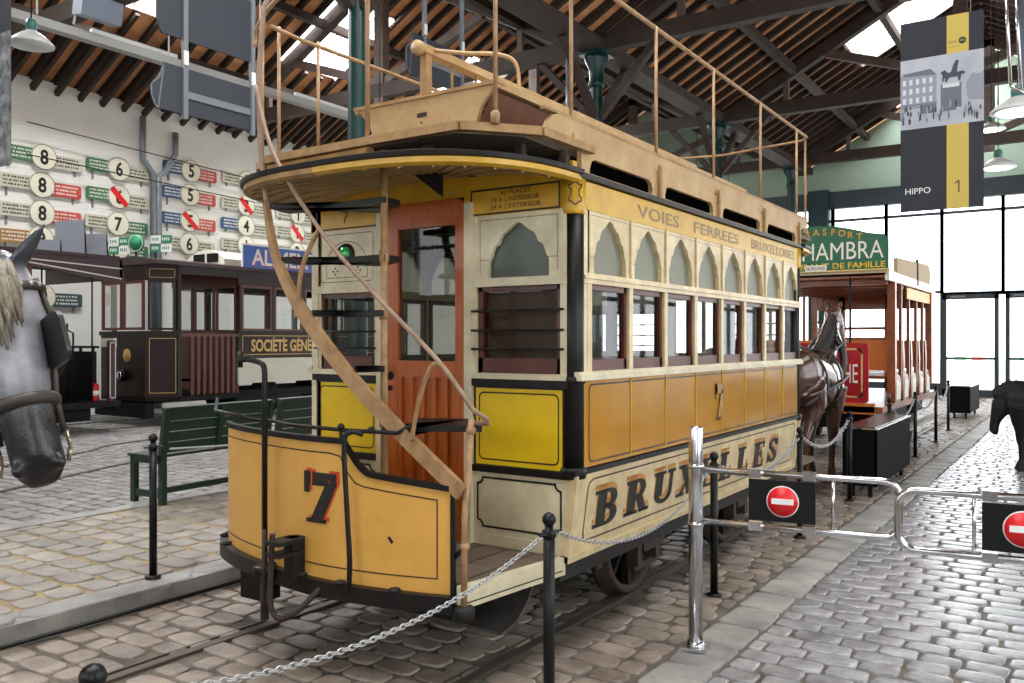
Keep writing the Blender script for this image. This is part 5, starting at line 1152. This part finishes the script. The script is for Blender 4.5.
# green and white boards on its front roof edge
def rb(px0, py, y, n, label, disc=False):
    t = Thing('destination_board', label, 'sign', n, local=False, group='green and white boards on the brown tram roof')
    P = Pl(n, (.92, .39, 0), (0, 0, 1), (.39, -.92, 0))
    if disc:
        d = t.part('disc', MB().lathe(P(.1, .18, 0), [(.17, -.02), (.17, .02)], 24, axis=P.n), mat('leaf green enamel', (30, 128, 84), .4)); t.part('disc_rim', MB().stroke(P, [(.1+.15*math.cos(q), .18+.15*math.sin(q)) for q in [k*PI/12 for k in range(24)]], .012, .022), M_whitesign, d)
    else:
        for k, (m1, m2) in enumerate((('leaf green enamel', 'w'), ('w', 'leaf green enamel'))):
            for j, m in enumerate((m1, m2)):
                mm = M_whitesign if m == 'w' else mat('leaf green enamel', (30, 128, 84), .4)
                b = t.part('panel', MB().pbox(P, j*.22, .22+j*.22, k*.17, k*.17+.15, -.015, .015), mm)
                s = MB(); [s.pbox(P, j*.22+.03+i*.04, j*.22+.05+i*.04, k*.17+.05, k*.17+.11, .015, .018) for i in range(4)]; t.part('painted_script', s, mat('leaf green enamel', (30, 128, 84)) if m == 'w' else M_whitesign, b)
    t.part('stand', MB().pbox(P, .08, .12, -.12, .02, -.01, .01), M_blackmetal)
rb(0, 0, 0, (-16.0, 9.72, 3.31), 'left green and white board on the brown tram\'s roof edge'); rb(0, 0, 0, (-15.35, 9.78, 3.31), 'round green disc between two green and white boards', True); rb(0, 0, 0, (-14.98, 9.95, 3.31), 'right green and white board on the brown tram\'s roof edge')

# ---------------------------------------------------------------- dark open tram at far left
t = Thing('steam_tram', 'dark open-ended tram with a maroon canopy at the left behind the grey horse', 'tram', (-15.6, 6, 0), local=False)
P = Pl((-14.42, 0, 0), (0, 1, 0), (0, 0, 1), (1, 0, 0))
M_maroon = mat('maroon canopy', (66, 32, 40), .4, var=.15)
t.part('canopy_top', MB().box(-16.9, -14.4, 3.2, 8.95, 3.05, 3.12), M_maroon)
vp = [(3.2, 2.92), (6.9, 2.92), (9.0, 2.64), (9.05, 2.68), (8.98, 3.06), (3.2, 3.06)]
va = t.part('valance', MB().ngon(P, vp, -.03, .02), M_maroon)
for dz0, dz1 in ((2.97, 2.90), (2.94, 2.72)): t.part('white_stripe', MB().stroke(P, [(3.2, dz0), (7.0, dz0), (8.98, dz1)], .022, .022, closed=False), B_white, va)
t.part('end_valance', MB().pbox(Pl((-16.9, 8.98, 0), (1, 0, 0), (0, 0, 1), (0, 1, 0)), 0, 2.5, 2.7, 3.06, -.03, .02), M_maroon)
t.part('canopy_underside', MB().add([(-14.45, 3.2, 2.98), (-14.45, 8.95, 2.98), (-16.8, 8.95, 2.98), (-16.8, 3.2, 2.98)], [(0, 1, 2, 3)]), B_dark)
t.part('end_post', MB().box(-14.56, -14.46, 7.32, 7.44, .5, 3.0), B_wood); t.part('end_post', MB().box(-16.8, -16.7, 7.32, 7.44, .5, 3.0), B_wood)
for x, y in ((-14.6, 8.55), (-16.7, 8.55), (-14.75, 7.75)): t.part('canopy_rod', MB().tube([(x, y, .5), (x, y, 3.0)], .016, 6), B_dark)
t.part('side_panel', MB().box(-14.55, -14.48, 3.2, 7.3, .6, 1.7), B_brown); t.part('side_panel', MB().box(-16.75, -16.68, 3.2, 7.3, .6, 1.7), B_brown)
t.part('bulkhead', MB().box(-16.7, -14.5, 7.3, 7.36, .5, 1.75), B_dark)
t.part('platform_floor', MB().box(-16.75, -14.45, 3.2, 9.0, .44, .54), B_dark)
for z in (.55,): t.part('chassis', MB().box(-16.3, -14.9, 3.6, 8.7, .18, .46), B_dark)
for y in (4.6, 7.6):
    for x in (-14.88, -16.32): t.part('wheel', MB().lathe((x, y, .40), [(.39, -.05), (.39, .05)], 24, axis=(1, 0, 0)), B_dark)
bo = t.part('boiler', MB().lathe((-15.4, 8.1, 0), [(.42, .54), (.42, 1.35), (.34, 1.5), (.12, 1.56), (.10, 1.62)], 20), B_dark)
t.part('handwheel', MB().tube([(-15.0+.14*math.cos(q), 8.2+.14*math.sin(q), 1.62) for q in [k*PI/6 for k in range(13)]], .014, 6), B_dark, bo)
t.part('brake_handle', MB().tube([(-14.85, 8.35, .54), (-14.85, 8.35, 1.75), (-14.95, 8.3, 1.80), (-14.95, 8.3, 1.92)], .018, 6), B_dark)
t.part('coal_box', MB().box(-15.2, -14.7, 7.45, 7.9, .54, 1.35), B_dark); t.part('coal_box', MB().box(-16.2, -15.7, 7.5, 8.4, .54, 1.5), B_dark)
t.part('lever', MB().beam((-14.9, 7.9, .6), (-15.1, 8.5, 1.5), .03, .04), B_rust if 'B_rust' in globals() else C_rust)
t.part('striped_post', MB().box(-14.52, -14.44, 8.78, 8.90, .54, 1.62), M_maroon); t.part('white_edge', MB().stroke(Pl((-14.44, 8.78, 0), (0, 1, 0), (0, 0, 1), (1, 0, 0)), rrect(.01, .11, .6, 1.58, .01), .02, .004), B_white)
t.part('end_rail', MB().box(-14.85, -14.45, 8.86, 8.92, 1.50, 1.66), B_cream); t.part('end_apron', MB().box(-16.65, -14.95, 8.76, 8.84, .54, 1.42), B_dark); t.part('apron_rail', MB().box(-16.65, -14.9, 8.74, 8.86, 1.48, 1.52), B_dark)
for x in (-16.4, -15.9, -15.4, -15.0): t.part('rail_stud', MB().box(x-.02, x+.02, 8.78, 8.82, 1.40, 1.49), B_dark)
t.part('buffer', MB().lathe((-15.0, 9.0, .42), [(.06, 0), (.06, .14), (.12, .15), (.12, .17)], 12, axis=(0, 1, 0)), B_dark)
t = Thing('fire_extinguisher', 'small red fire extinguisher standing on the dark tram\'s platform', 'extinguisher', (-14.62, 8.62, .545), local=True)
t.part('cylinder', MB().lathe((0, 0, 0), [(.06, 0), (.065, .02), (.065, .27), (.04, .31), (.02, .32)], 14), mat('extinguisher red', (196, 26, 26), .3)); t.part('valve', MB().lathe((0, 0, 0), [(.02, .32), (.025, .36), (.01, .37)], 8), M_blackmetal); t.part('label_band', MB().lathe((0, 0, 0), [(.066, .10), (.066, .19)], 14), M_whitesign)
for n, (y, dy, h, l) in enumerate(((7.95, .48, .62, 'upright pale grey folding board on the dark tram roof, tallest'), (7.62, .38, .22, 'low pale grey board lying left of the tallest on the dark tram roof'), (8.42, .42, .42, 'pale grey board at the right end of the dark tram roof'))):
    P = Pl((-14.7, y, 3.12), (.2, 1, 0), (-.1, .0, 1), (1, -.2, 0)); t = Thing('folding_board', l, 'board', (-14.7, y, 3.12), local=False, group='grey boards on the dark tram roof')
    t.part('panel', MB().ngon(P, [(0, .02), (dy, .02), (dy*1.02, h), (.03, h*.88)], -.01, .01), mat('pale blue grey board', (150, 156, 168), .5)); t.part('leg', MB().tube([P(dy*1.04, 0, 0), P(dy*1.06, h*1.02, 0)], .014, 6), M_blackmetal)

# ---------------------------------------------------------------- open tram on the right
R_red = mat('deep red dash', (170, 28, 34), .35, var=.15); R_wood = mat('warm brown wood', (150, 82, 44), .35, c2=(120, 60, 34), vs=5, coat=.2)
t = Thing('open_tram', 'open-sided brown tram with a green arched sign behind the brown horse', 'tram', (-3.15, 13.8, 0), local=False)
YF, YR, X0, X1 = 12.6, 15.8, -4.1, -2.2
t.part('roof', MB().ngon(Pl((0, YF-.55, 0), (1, 0, 0), (0, 0, 1), (0, 1, 0)), [(X0-.02, 2.50)]+[(X0+(X1-X0)*i/10, 2.55+.12*math.sin(PI*i/10)) for i in range(11)]+[(X1+.02, 2.50)], 0, 4.2), mat('canvas roof', (178, 158, 130), .7))
for x in (X0, X1): t.part('eave_board', MB().box(x-.025, x+.025, YF-.5, YR+.35, 2.40, 2.53), B_cream)
t.part('ceiling', MB().box(X0+.03, X1-.03, YF-.5, YR+.3, 2.44, 2.47), R_wood)
for i in range(6): t.part('ceiling_rib', MB().box(X0+.04, X1-.04, YF-.3+i*.6, YF-.24+i*.6, 2.36, 2.44), R_wood)
rl = t.part('rolled_blind', MB().ngon(Pl((X1+.02, YF+.1, 0), (0, 1, 0), (0, 0, 1), (1, 0, 0)), [(0, 2.53), (2.9, 2.53), (2.95, 2.72), (2.85, 2.82), (2.6, 2.84), (0, 2.74)], -.05, .0), mat('canvas beige', (184, 160, 128), .7)); t.part('strap', MB().box(X1-.0, X1+.03, YF+1.7, YF+1.8, 2.45, 2.84), B_dark, rl)
t.part('advert_board', MB().box(X1-.02, X1+.0, YF+1.0, YR, 2.22, 2.38), mat('amber board', (244, 180, 40), .4, c2=(220, 140, 24), vs=14))
for y in (YF, YF+.62, YF+1.24, YF+1.9, YF+2.5, YR):
    for x in (X0+.03, X1-.03):
        w_ = .05 if y in (YF, YR) else .022; t.part('roof_post', MB().box(x-w_, x+w_, y-w_, y+w_, .9, 2.44), R_wood)
for i, y in enumerate((YF+.12, YF+.75, YF+1.4, YF+2.1, YF+2.75)):
    s = MB(); prof = [(0, .75), (.42, .75), (.44, 1.05), (.36, 1.12), (.10, 1.15), (.12, 1.35), (.04, 1.62), (-.05, 1.62), (.0, 1.3), (-.03, 1.0)]
    for x in (X1-.035, X0+.035): 
        e = t.part('bench_end', MB().ngon(Pl((x, y, 0), (0, 1, 0), (0, 0, 1), (1, 0, 0)), prof, -.025, .025), R_wood)
        t.part('cream_inset', MB().ngon(Pl((x, y, 0), (0, 1, 0), (0, 0, 1), (1, 0, 0)), [(.06, .80), (.38, .80), (.39, 1.02), (.08, 1.08)], .026, .032), B_cream, e)
    t.part('bench_seat', MB().box(X0+.06, X1-.06, y+.05, y+.44, 1.08, 1.12), R_wood)
    t.part('bench_back', MB().box(X0+.06, X1-.06, y-.02, y+.01, 1.2, 1.62), mat('orange varnished board', (196, 112, 50), .35))
t.part('floor', MB().box(X0, X1, YF-.8, YR+.8, .68, .76), R_wood); t.part('step_board', MB().box(X1+.0, X1+.13, YF+.1, YR+.3, .36, .40), mat('light step board', (170, 164, 152), .6))
d = t.part('dash_panel', MB().ngon(Pl((X0+.1, YF-.75, 0), (1, 0, 0), (0, 0, 1), (0, -1, 0)), rrect(0, 1.62, .80, 1.58, .05), -.03, .0), R_red)
P = Pl((X0+.1, YF-.75, 0), (1, 0, 0), (0, 0, 1), (0, -1, 0))
t.part('cream_border', MB().stroke(P, rrect(.07, 1.54, .88, 1.50, .05), .025, .003), mat('old gold line', (200, 160, 110), .5), d); t.part('lettering', MB().text(P, 'MARCHE', 1.49, 1.06, .25, .001, .003, width=.62, align='RIGHT'), B_cream, d)
t.part('ghost_lettering', MB().text(P, 'TRAMWAYS', 1.42, 1.36, .07, .001, .003, width=.6, align='RIGHT'), mat('dark red letters', (110, 30, 30), .5), d)
t.part('platform_edge', MB().box(X0+.05, X1-.1, YF-.8, YF-.72, .66, .80), mat('orange varnished board', (196, 112, 50)))
t.part('brake_staff', MB().tube([(-2.62, YF-.68, .5), (-2.62, YF-.68, 2.45)], .016, 6), B_dark)
for z in (1.62, 1.8): t.part('rail', MB().box(X0+.1, X1-.5, YR-.1, YR-.06, z, z+.05), R_wood)
for x in (-3.6, -2.85): t.part('rear_post', MB().box(x-.05, x+.05, YR-.04, YR+.04, .76, 2.44), R_wood)
t.part('header', MB().box(X0+.05, X1-.05, YR-.04, YR+.0, 2.15, 2.44), R_wood)
t.part('chassis', MB().box(-3.9, -2.4, YF-.5, YR+.5, .44, .66), B_dark)
for y in (13.4, 15.1):
    for x in (-2.45, -3.87): t.part('wheel', MB().lathe((x, y, .36), [(.35, -.05), (.35, .05)], 20, axis=(1, 0, 0)), B_dark)
t = Thing('arched_sign', 'green arched sign reading ALHAMBRA on the open tram\'s front roof', 'sign', (-3.1, YF-.5, 2.55), local=False)
P = Pl((-3.95, YF-.56, 2.53), (1, 0, 0), (0, 0, 1), (0, -1, 0)); SW = 1.78
top = [(0, .40), (.06, .47), (.25, .50)]+[(.25+1.28*i/12, .50+.13*math.sin(PI*i/12)) for i in range(1, 12)]+[(SW-.25, .50), (SW-.06, .47), (SW, .40)]
b = t.part('sign_board', MB().ngon(P, [(0, 0), (SW, 0)]+top[::-1], -.02, 0), mat('sign green', (24, 92, 62), .4)); t.part('edge_line', MB().stroke(P, [(.0, .015), (SW, .015)], .02, .002, closed=False), B_gold, b)
t.part('main_lettering', MB().text(P, 'ALHAMBRA', SW-.06, .165, .235, .001, .003, width=1.36, align='RIGHT'), B_cream, b)
t.part('lower_lettering', MB().text(P, 'RESTAURANT DE FAMILLE', SW-.04, .045, .075, .001, .003, width=1.50, align='RIGHT', bold=.015), mat('sign yellow', (222, 180, 40), .45), b)
s = MB(); w = 'LABRASFORT'
for i, ch in enumerate(w):
    f = i/(len(w)-1); a = .42+1.0*f; hh = .415+.09*math.sin(PI*f); s.text(P, ch, a, hh, .085, .001, .003, align='CENTER', bold=.02)
t.part('upper_lettering', s, mat('sign amber', (200, 140, 40), .45), b)
pl = t.part('route_plate', MB().pbox(P, .72, 1.0, .015, .10, .004, .012), B_cream, b)
s = MB().text(P, 'NORD-MIDI', .86, .035, .045, .0125, .002, width=.24, align='CENTER'); t.part('plate_lettering', s, C_line, b)

# ---------------------------------------------------------------- horses
def ellipse_path(mb, frames, seg=20):
    """frames: (centre, axis_a, ra, axis_b, rb) lofted into one closed skin"""
    vs = []
    for c, a, ra, b_, rb_ in frames:
        for k in range(seg):
            q = 2*PI*k/seg; vs.append(V(c)+V(a)*math.cos(q)*ra+V(b_)*math.sin(q)*rb_)
    n = len(frames); fs = [(i*seg+k, i*seg+(k+1) % seg, (i+1)*seg+(k+1) % seg, (i+1)*seg+k) for i in range(n-1) for k in range(seg)]
    return mb.add(vs, fs+[tuple(range(seg-1, -1, -1)), tuple((n-1)*seg+k for k in range(seg))], True)
def horse(loc, rot, label, m, hair, sc=1., neck=None, head=None, voxel=.02, cat='horse statue', harness=True, rug=None, name='horse', group=None, bridle=False, legsp=0., legf=1.):
    """facing +Y; neck: points with radii; head: (poll, axis, face normal, length)"""
    t = Thing(name, label, cat, loc, rot, group=group); X = V((1, 0, 0)); mb = MB()
    neck = neck or [((0, .42, 1.28), .17, .30), ((0, .62, 1.45), .13, .23), ((0, .80, 1.68), .10, .17), ((0, .92, 1.86), .085, .13)]
    poll, ax, fn, HL = head or ((0, .98, 1.96), (0, .62, -.78), (0, .78, .62), .60)
    body = [(-.86, 1.22, .06, .08), (-.80, 1.22, .20, .22), (-.62, 1.24, .285, .30), (-.35, 1.22, .30, .31), (-.05, 1.15, .315, .33), (.25, 1.14, .30, .34), (.48, 1.17, .25, .34), (.66, 1.18, .18, .26), (.74, 1.18, .08, .12)]
    ellipse_path(mb, [((0, y*sc, z*sc), X, a*sc, V((0, 0, 1)), b_*sc) for y, z, a, b_ in body])
    nk = [(V(p)*sc, a*sc, b_*sc) for p, a, b_ in neck]; fr = []
    for i, (p, a, b_) in enumerate(nk):
        d = (nk[min(i+1, len(nk)-1)][0]-nk[max(i-1, 0)][0]).normalized(); lat = V((0, 0, 1)).cross(d); lat = X if lat.length < .1 else lat.normalized()
        if lat.x < 0: lat = -lat
        fr.append((p, lat, a, d.cross(lat), b_))
    ellipse_path(mb, fr)
    poll = V(poll)*sc; ax = V(ax).normalized(); fn = V(fn); fn = (fn-ax*fn.dot(ax)).normalized(); lat = ax.cross(fn).normalized(); HL *= sc
    if lat.x < 0: lat = -lat
    hs = [(-.16, -.10, .06, .07), (-.08, -.07, .085, .10), (.05, -.06, .105, .13), (.20, -.075, .108, .150), (.34, -.065, .098, .135), (.50, -.035, .080, .10), (.66, -.015, .068, .080), (.78, -.012, .066, .074), (.88, -.018, .068, .070), (.95, -.03, .058, .056), (1.0, -.04, .032, .030)]
    HC = [(poll+ax*f*HL+fn*o*HL/.6, a*HL/.6, b_*HL/.6) for f, o, a, b_ in hs]
    ellipse_path(mb, [(c, lat, a, fn, b_) for c, a, b_ in HC], 24)
    for sg in (-1, 1):
        b0 = poll+lat*sg*.062*HL/.6+fn*.02-ax*.02
        tip = b0+((-ax*.120+lat*sg*.045+fn*.03) if not bridle else (-ax*.085+lat*sg*.095+fn*.07))*HL/.6
        mb.tube([b0, b0.lerp(tip, .25), b0.lerp(tip, .6), tip], 0, 10, radii=[(.030*sc, .02*sc), (.038*sc, .022*sc), (.028*sc, .016*sc), (.006, .006)])
        for hind, pts in ((1, [((.15, -.60, 1.12), .21), ((.17, -.50, .92), .165), ((.16, -.58, .72), .10), ((.15, -.72, .53), .062), ((.15, -.70, .40), .045), ((.15, -.66, .20), .040), ((.15, -.64, .14), .050), ((.15, -.61, .07), .052), ((.15, -.60, .0), .066)]),
                          (0, [((.14, .42, 1.08), .17), ((.15, .46, .86), .115), ((.145, .46, .66), .072), ((.14, .47, .54), .060), ((.14, .46, .42), .042), ((.14, .46, .20), .037), ((.14, .465, .14), .048), ((.14, .49, .07), .048), ((.14, .50, .0), .062)])):
            off = legsp*sg*(1 if hind else -1)
            mb.tube([V((sg*p[0], p[1]+off*(1-min(1, p[2])), p[2]))*sc for p, _ in pts], 0, 12, radii=[r*sc*legf for _, r in pts])
        # nostril rims
        nc = poll+ax*HL*.92+lat*sg*.05*HL/.6+fn*.025*HL/.6; mb.ball(nc, .022*HL/.6, 8, 6)
    o = t.part('body', mb, m)
    md = o.modifiers.new('remesh', 'REMESH'); md.mode = 'VOXEL'; md.voxel_size = voxel; md.use_smooth_shade = True
    sm = o.modifiers.new('smooth', 'SMOOTH'); sm.factor = .5; sm.iterations = 4
    # tail and mane
    s = MB().tube(spline([V((0, -.84, 1.36))*sc, V((0, -.95, 1.28))*sc, V((0, -.99, 1.0))*sc, V((0, -.96, .65))*sc, V((.02, -.93, .45))*sc], 4), 0, 10, radii=[(.03+.055*math.sin(PI*min(1, i/16*.8+.1)))*sc for i in range(17)]); t.part('tail', s, hair)
    s = MB(); rg = random.Random(3)
    for i in range(44):
        f = i/43; k = f*(len(nk)-1); j = min(int(k), len(nk)-2); c = nk[j][0].lerp(nk[j+1][0], k-j); d = (nk[j+1][0]-nk[j][0]).normalized(); up_ = X.cross(d).normalized()
        if up_.z < 0: up_ = -up_
        r_ = nk[j][2]*(1-(k-j))+nk[j+1][2]*(k-j); b0 = c+up_*(r_*.98)
        s.tube([b0, b0+V((.06*sc, -.02, -.02)), b0+V((.115*sc, -.03+rg.uniform(-.01, .01), -.14*sc))], 0, 6, radii=[.016*sc, .014*sc, .004])
    t.part('mane', s, hair)
    if harness:
        lm = mat('black harness leather', (26, 24, 24), .4)
        s = MB(); c = [V((0, .60+.10*math.sin(q), 1.33+.34*math.sin(q)))*sc+X*.215*sc*math.cos(q) for q in [2*PI*k/28 for k in range(29)]]; s.tube(c, .042*sc, 8, cap=False); co = t.part('horse_collar', s, lm)
        for sg in (-1, 1):
            t.part('hame', MB().tube([V((sg*.20, .66, 1.2))*sc, V((sg*.2, .70, 1.5))*sc, V((sg*.10, .74, 1.74))*sc, V((sg*.12, .74, 1.84))*sc], .014*sc, 6), M_chrome, co)
        for yy, rr in ((.12, .33), (-.42, .325)):
            s = MB(); c = [V((.325*math.cos(q), yy, 1.165+.345*math.sin(q)))*sc for q in [2*PI*k/28 for k in range(29)]]
            s.tube(c, 0, 6, radii=[(.022, .012)]*29, cap=False); t.part('girth_strap', s, lm)
        for sg in (-1, 1): t.part('trace', MB().tube([V((sg*.27, .58, 1.2))*sc, V((sg*.335, .1, 1.15))*sc, V((sg*.31, -.4, 1.08))*sc, V((sg*.27, -1.0, .95))*sc], .016*sc, 6), lm)
        t.part('back_strap', MB().tube([V((0, .5, 1.50))*sc, V((0, .1, 1.50))*sc, V((0, -.35, 1.55))*sc, V((0, -.7, 1.52))*sc, V((0, -.86, 1.38))*sc], .014*sc, 6), lm)
        t.part('rein', MB().tube(spline([poll+ax*HL*.75+lat*.09, V((.2, .5, 1.55))*sc, V((.22, -.1, 1.35))*sc, V((.26, -.6, .75))*sc, V((.3, -.95, .55))*sc]), .012*sc, 5), lm)
    if bridle:
        lm = mat('black harness leather', (26, 24, 24), .4); lb = mat('worn brown strap leather', (58, 46, 38), .5, var=.3, vs=20)
        def ring(f, wd=.020, grow=.008, m_=lb, nm='strap', tilt=0.):
            k = 0
            for i in range(len(hs)-1):
                if hs[i][0] <= f <= hs[i+1][0]: k = i
            q_ = (f-hs[k][0])/(hs[k+1][0]-hs[k][0]); c = HC[k][0].lerp(HC[k+1][0], q_); a = HC[k][1]*(1-q_)+HC[k+1][1]*q_; b_ = HC[k][2]*(1-q_)+HC[k+1][2]*q_
            s = MB(); s.tube([c+lat*(a+grow)*math.cos(u)+fn*(b_+grow)*math.sin(u)+ax*tilt*math.sin(u) for u in [2*PI*j/30 for j in range(31)]], 0, 8, radii=[(wd, .008)]*31 if False else [wd*.62]*31, cap=False); return t.part(nm, s, m_), c, a, b_
        ring(.62, .030, .006, lb, 'noseband'); bb, c, a, b_ = ring(.06, .022, .008, lb, 'browband', tilt=.02)
        s = MB()
        for j in range(9):
            u = PI*(.18+.64*j/8); s.ball(c+lat*(a+.022)*math.cos(u)+fn*(b_+.024)*math.sin(u)+ax*.02*math.sin(u), .0075, 6, 4)
        t.part('brow_studs', s, M_chain, bb)
        for sg in (-1, 1):
            pts = [poll+ax*HL*f+lat*sg*w_+fn*o_ for f, w_, o_ in ((.02, .106, -.03), (.2, .121, -.05), (.4, .104, -.04), (.62, .082, -.02), (.78, .082, -.03))]
            t.part('cheek_strap', MB().tube(pts, .010, 6), lb)
            base = poll+ax*HL*.36+lat*sg*.108+fn*.03; e1 = (fn*.95+lat*sg*.42).normalized(); e2 = ax; BPn_ = Pl(base, e1, e2, e1.cross(e2))
            bl = t.part('blinder', MB().ngon(BPn_, rrect(-.055, .085, -.07, .08, .035), -.007, .007), lm); t.part('stitching', MB().stroke(BPn_, rrect(-.045, .075, -.06, .07, .03), .003, .0078), lb, bl); t.part('stitching', MB().stroke(BPn_, rrect(-.045, .075, -.06, .07, .03), .003, -.0078), lb, bl)
            rc = poll+ax*HL*.82+lat*sg*.088-fn*.03; rb_ = t.part('bit_ring', MB().tube([rc+fn*.026*math.cos(u)+ax*.026*math.sin(u) for u in [2*PI*j/14 for j in range(15)]], .005, 6, cap=False), mat('brass', (170, 160, 130), .35, .9))
            t.part('bit_link', MB().tube([rc+ax*.02, rc+V((0, 0, -.06))], .007, 6), mat('brass', (190, 160, 100)), rb_)
        # forelock
        s = MB(); rg = random.Random(9)
        for j in range(22):
            u = (j-10.5)/11; b0 = poll+lat*u*.05+fn*.055-ax*.02; e = poll+ax*HL*rg.uniform(.20, .40)*(1.1-.4*abs(u))+lat*u*.055+fn*(.09+rg.uniform(0, .02))
            s.tube([b0, b0.lerp(e, .35)+fn*.045, b0.lerp(e, .7)+fn*.03+lat*rg.uniform(-.01, .01), e], 0, 6, radii=[.010, .011, .008, .002])
        t.part('forelock', s, hair)
    return t, poll, ax, fn, lat
M_horse = mat('glossy dark brown horse', (98, 60, 44), .26, c2=(52, 32, 26), vs=1.6, coat=.5)
M_hair = mat('black horse hair', (24, 20, 18), .6, var=.3, vs=60, stretch=(1, 1, .1))
horse((-2.62, 9.92, 0), math.radians(-2), 'glossy brown harnessed horse seen from behind between the two trams', M_horse, M_hair, group='brown horses harnessed side by side', legsp=.10)
horse((-3.52, 9.95, 0), math.radians(3), 'dark brown horse farther left, nearly hidden behind the yellow tram', mat('darker brown horse', (52, 34, 28), .3, c2=(30, 22, 20), vs=2), M_hair, group='brown horses harnessed side by side')
# grey horse: body parallel to the walkway's far side, head turned a little towards the camera
M_grey = mat('dapple grey painted hide', (176, 176, 180), .3, vs=3, c2=(74, 75, 82), bump=.15, bs=120)
nt = M_grey.node_tree; N = nt.nodes; L = nt.links; bs_ = N['Principled BSDF']; src = bs_.inputs['Base Color'].links[0].from_socket
ob = bpy.data.objects.new('head_frame', None)
bpy.data.objects.remove(ob)
tc = N.new('ShaderNodeTexCoord'); vd = N.new('ShaderNodeVectorMath'); vd.operation = 'DISTANCE'
f20 = math.radians(4); face = R_*math.cos(f20)-F_*math.sin(f20); sidew = V((face.y, -face.x, 0))   # body direction and its right hand side
tol = lambda w: V((w.dot(sidew), w.dot(face), w.z))
GP = V((.14, 1.02, 1.785)); GA = tol((R_*.30-F_*.12-V((0, 0, .94))).normalized()); GN = tol(R_*.48-F_*.85)
muz = GP+GA*.62
vd.inputs[1].default_value = muz; nz = N.new('ShaderNodeTexNoise'); nz.inputs['Scale'].default_value = 9; ad = N.new('ShaderNodeMath'); ad.operation = 'MULTIPLY_ADD'; ad.inputs[1].default_value = .10
L.new(tc.outputs['Object'], vd.inputs[0]); L.new(tc.outputs['Object'], nz.inputs['Vector']); L.new(nz.outputs[0], ad.inputs[0]); L.new(vd.outputs['Value'], ad.inputs[2])
rp_ = N.new('ShaderNodeValToRGB'); rp_.color_ramp.elements[0].position = .24; rp_.color_ramp.elements[1].position = .40; rp_.color_ramp.elements[0].color = (1, 1, 1, 1); rp_.color_ramp.elements[1].color = (0, 0, 0, 1)
L.new(ad.outputs[0], rp_.inputs[0]); mx = N.new('ShaderNodeMixRGB'); L.new(rp_.outputs[0], mx.inputs[0]); L.new(src, mx.inputs[1]); mx.inputs[2].default_value = rgb((22, 22, 26)); sx = N.new('ShaderNodeSeparateXYZ'); L.new(tc.outputs['Object'], sx.inputs[0]); mr = N.new('ShaderNodeMapRange'); mr.inputs['From Min'].default_value = 1.80; mr.inputs['From Max'].default_value = 1.835
L.new(sx.outputs[2], mr.inputs[0]); m2 = N.new('ShaderNodeMixRGB'); L.new(mr.outputs[0], m2.inputs[0]); L.new(mx.outputs[0], m2.inputs[1]); m2.inputs[2].default_value = rgb((52, 54, 62)); L.new(m2.outputs[0], bs_.inputs['Base Color'])
M_blond = mat('blond horse hair', (150, 138, 116), .6, c2=(84, 76, 66), vs=40, stretch=(6, 6, .3))
ph = math.atan2(-face.x, face.y); want = F_*2.5+R_*(-.53*2.5-.175)
wp = sidew*GP.x+face*GP.y; gl = (want.x-wp.x, want.y-wp.y, 0)
gh = horse(gl, ph, 'grey horse with black blinders looking in from the left edge', M_grey, M_blond, neck=[((0, .36, 1.24), .17, .30), ((.02, .54, 1.42), .13, .23), ((.06, .72, 1.60), .10, .17), ((.11, .88, 1.74), .085, .13)],
      head=(tuple(GP), tuple(GA), tuple(GN), .62), voxel=.012, harness=False, bridle=True)
# black low-headed figure at the right edge
M_blk = mat('matt black figure', (10, 10, 12), .6)
horse((-.36, 12.5, 0), math.radians(88), 'black animal figure with lowered head at the right edge of the walkway', M_blk, M_blk, legf=1.6, sc=.72, neck=[((0, .42, 1.26), .17, .28), ((0, .60, 1.34), .13, .22), ((0, .74, 1.30), .11, .19), ((0, .84, 1.22), .095, .16)],
      head=((0, .86, 1.20), (0, .12, -1), (0, 1, .12), .62), voxel=.016, cat='animal figure', harness=False, name='pony_statue')
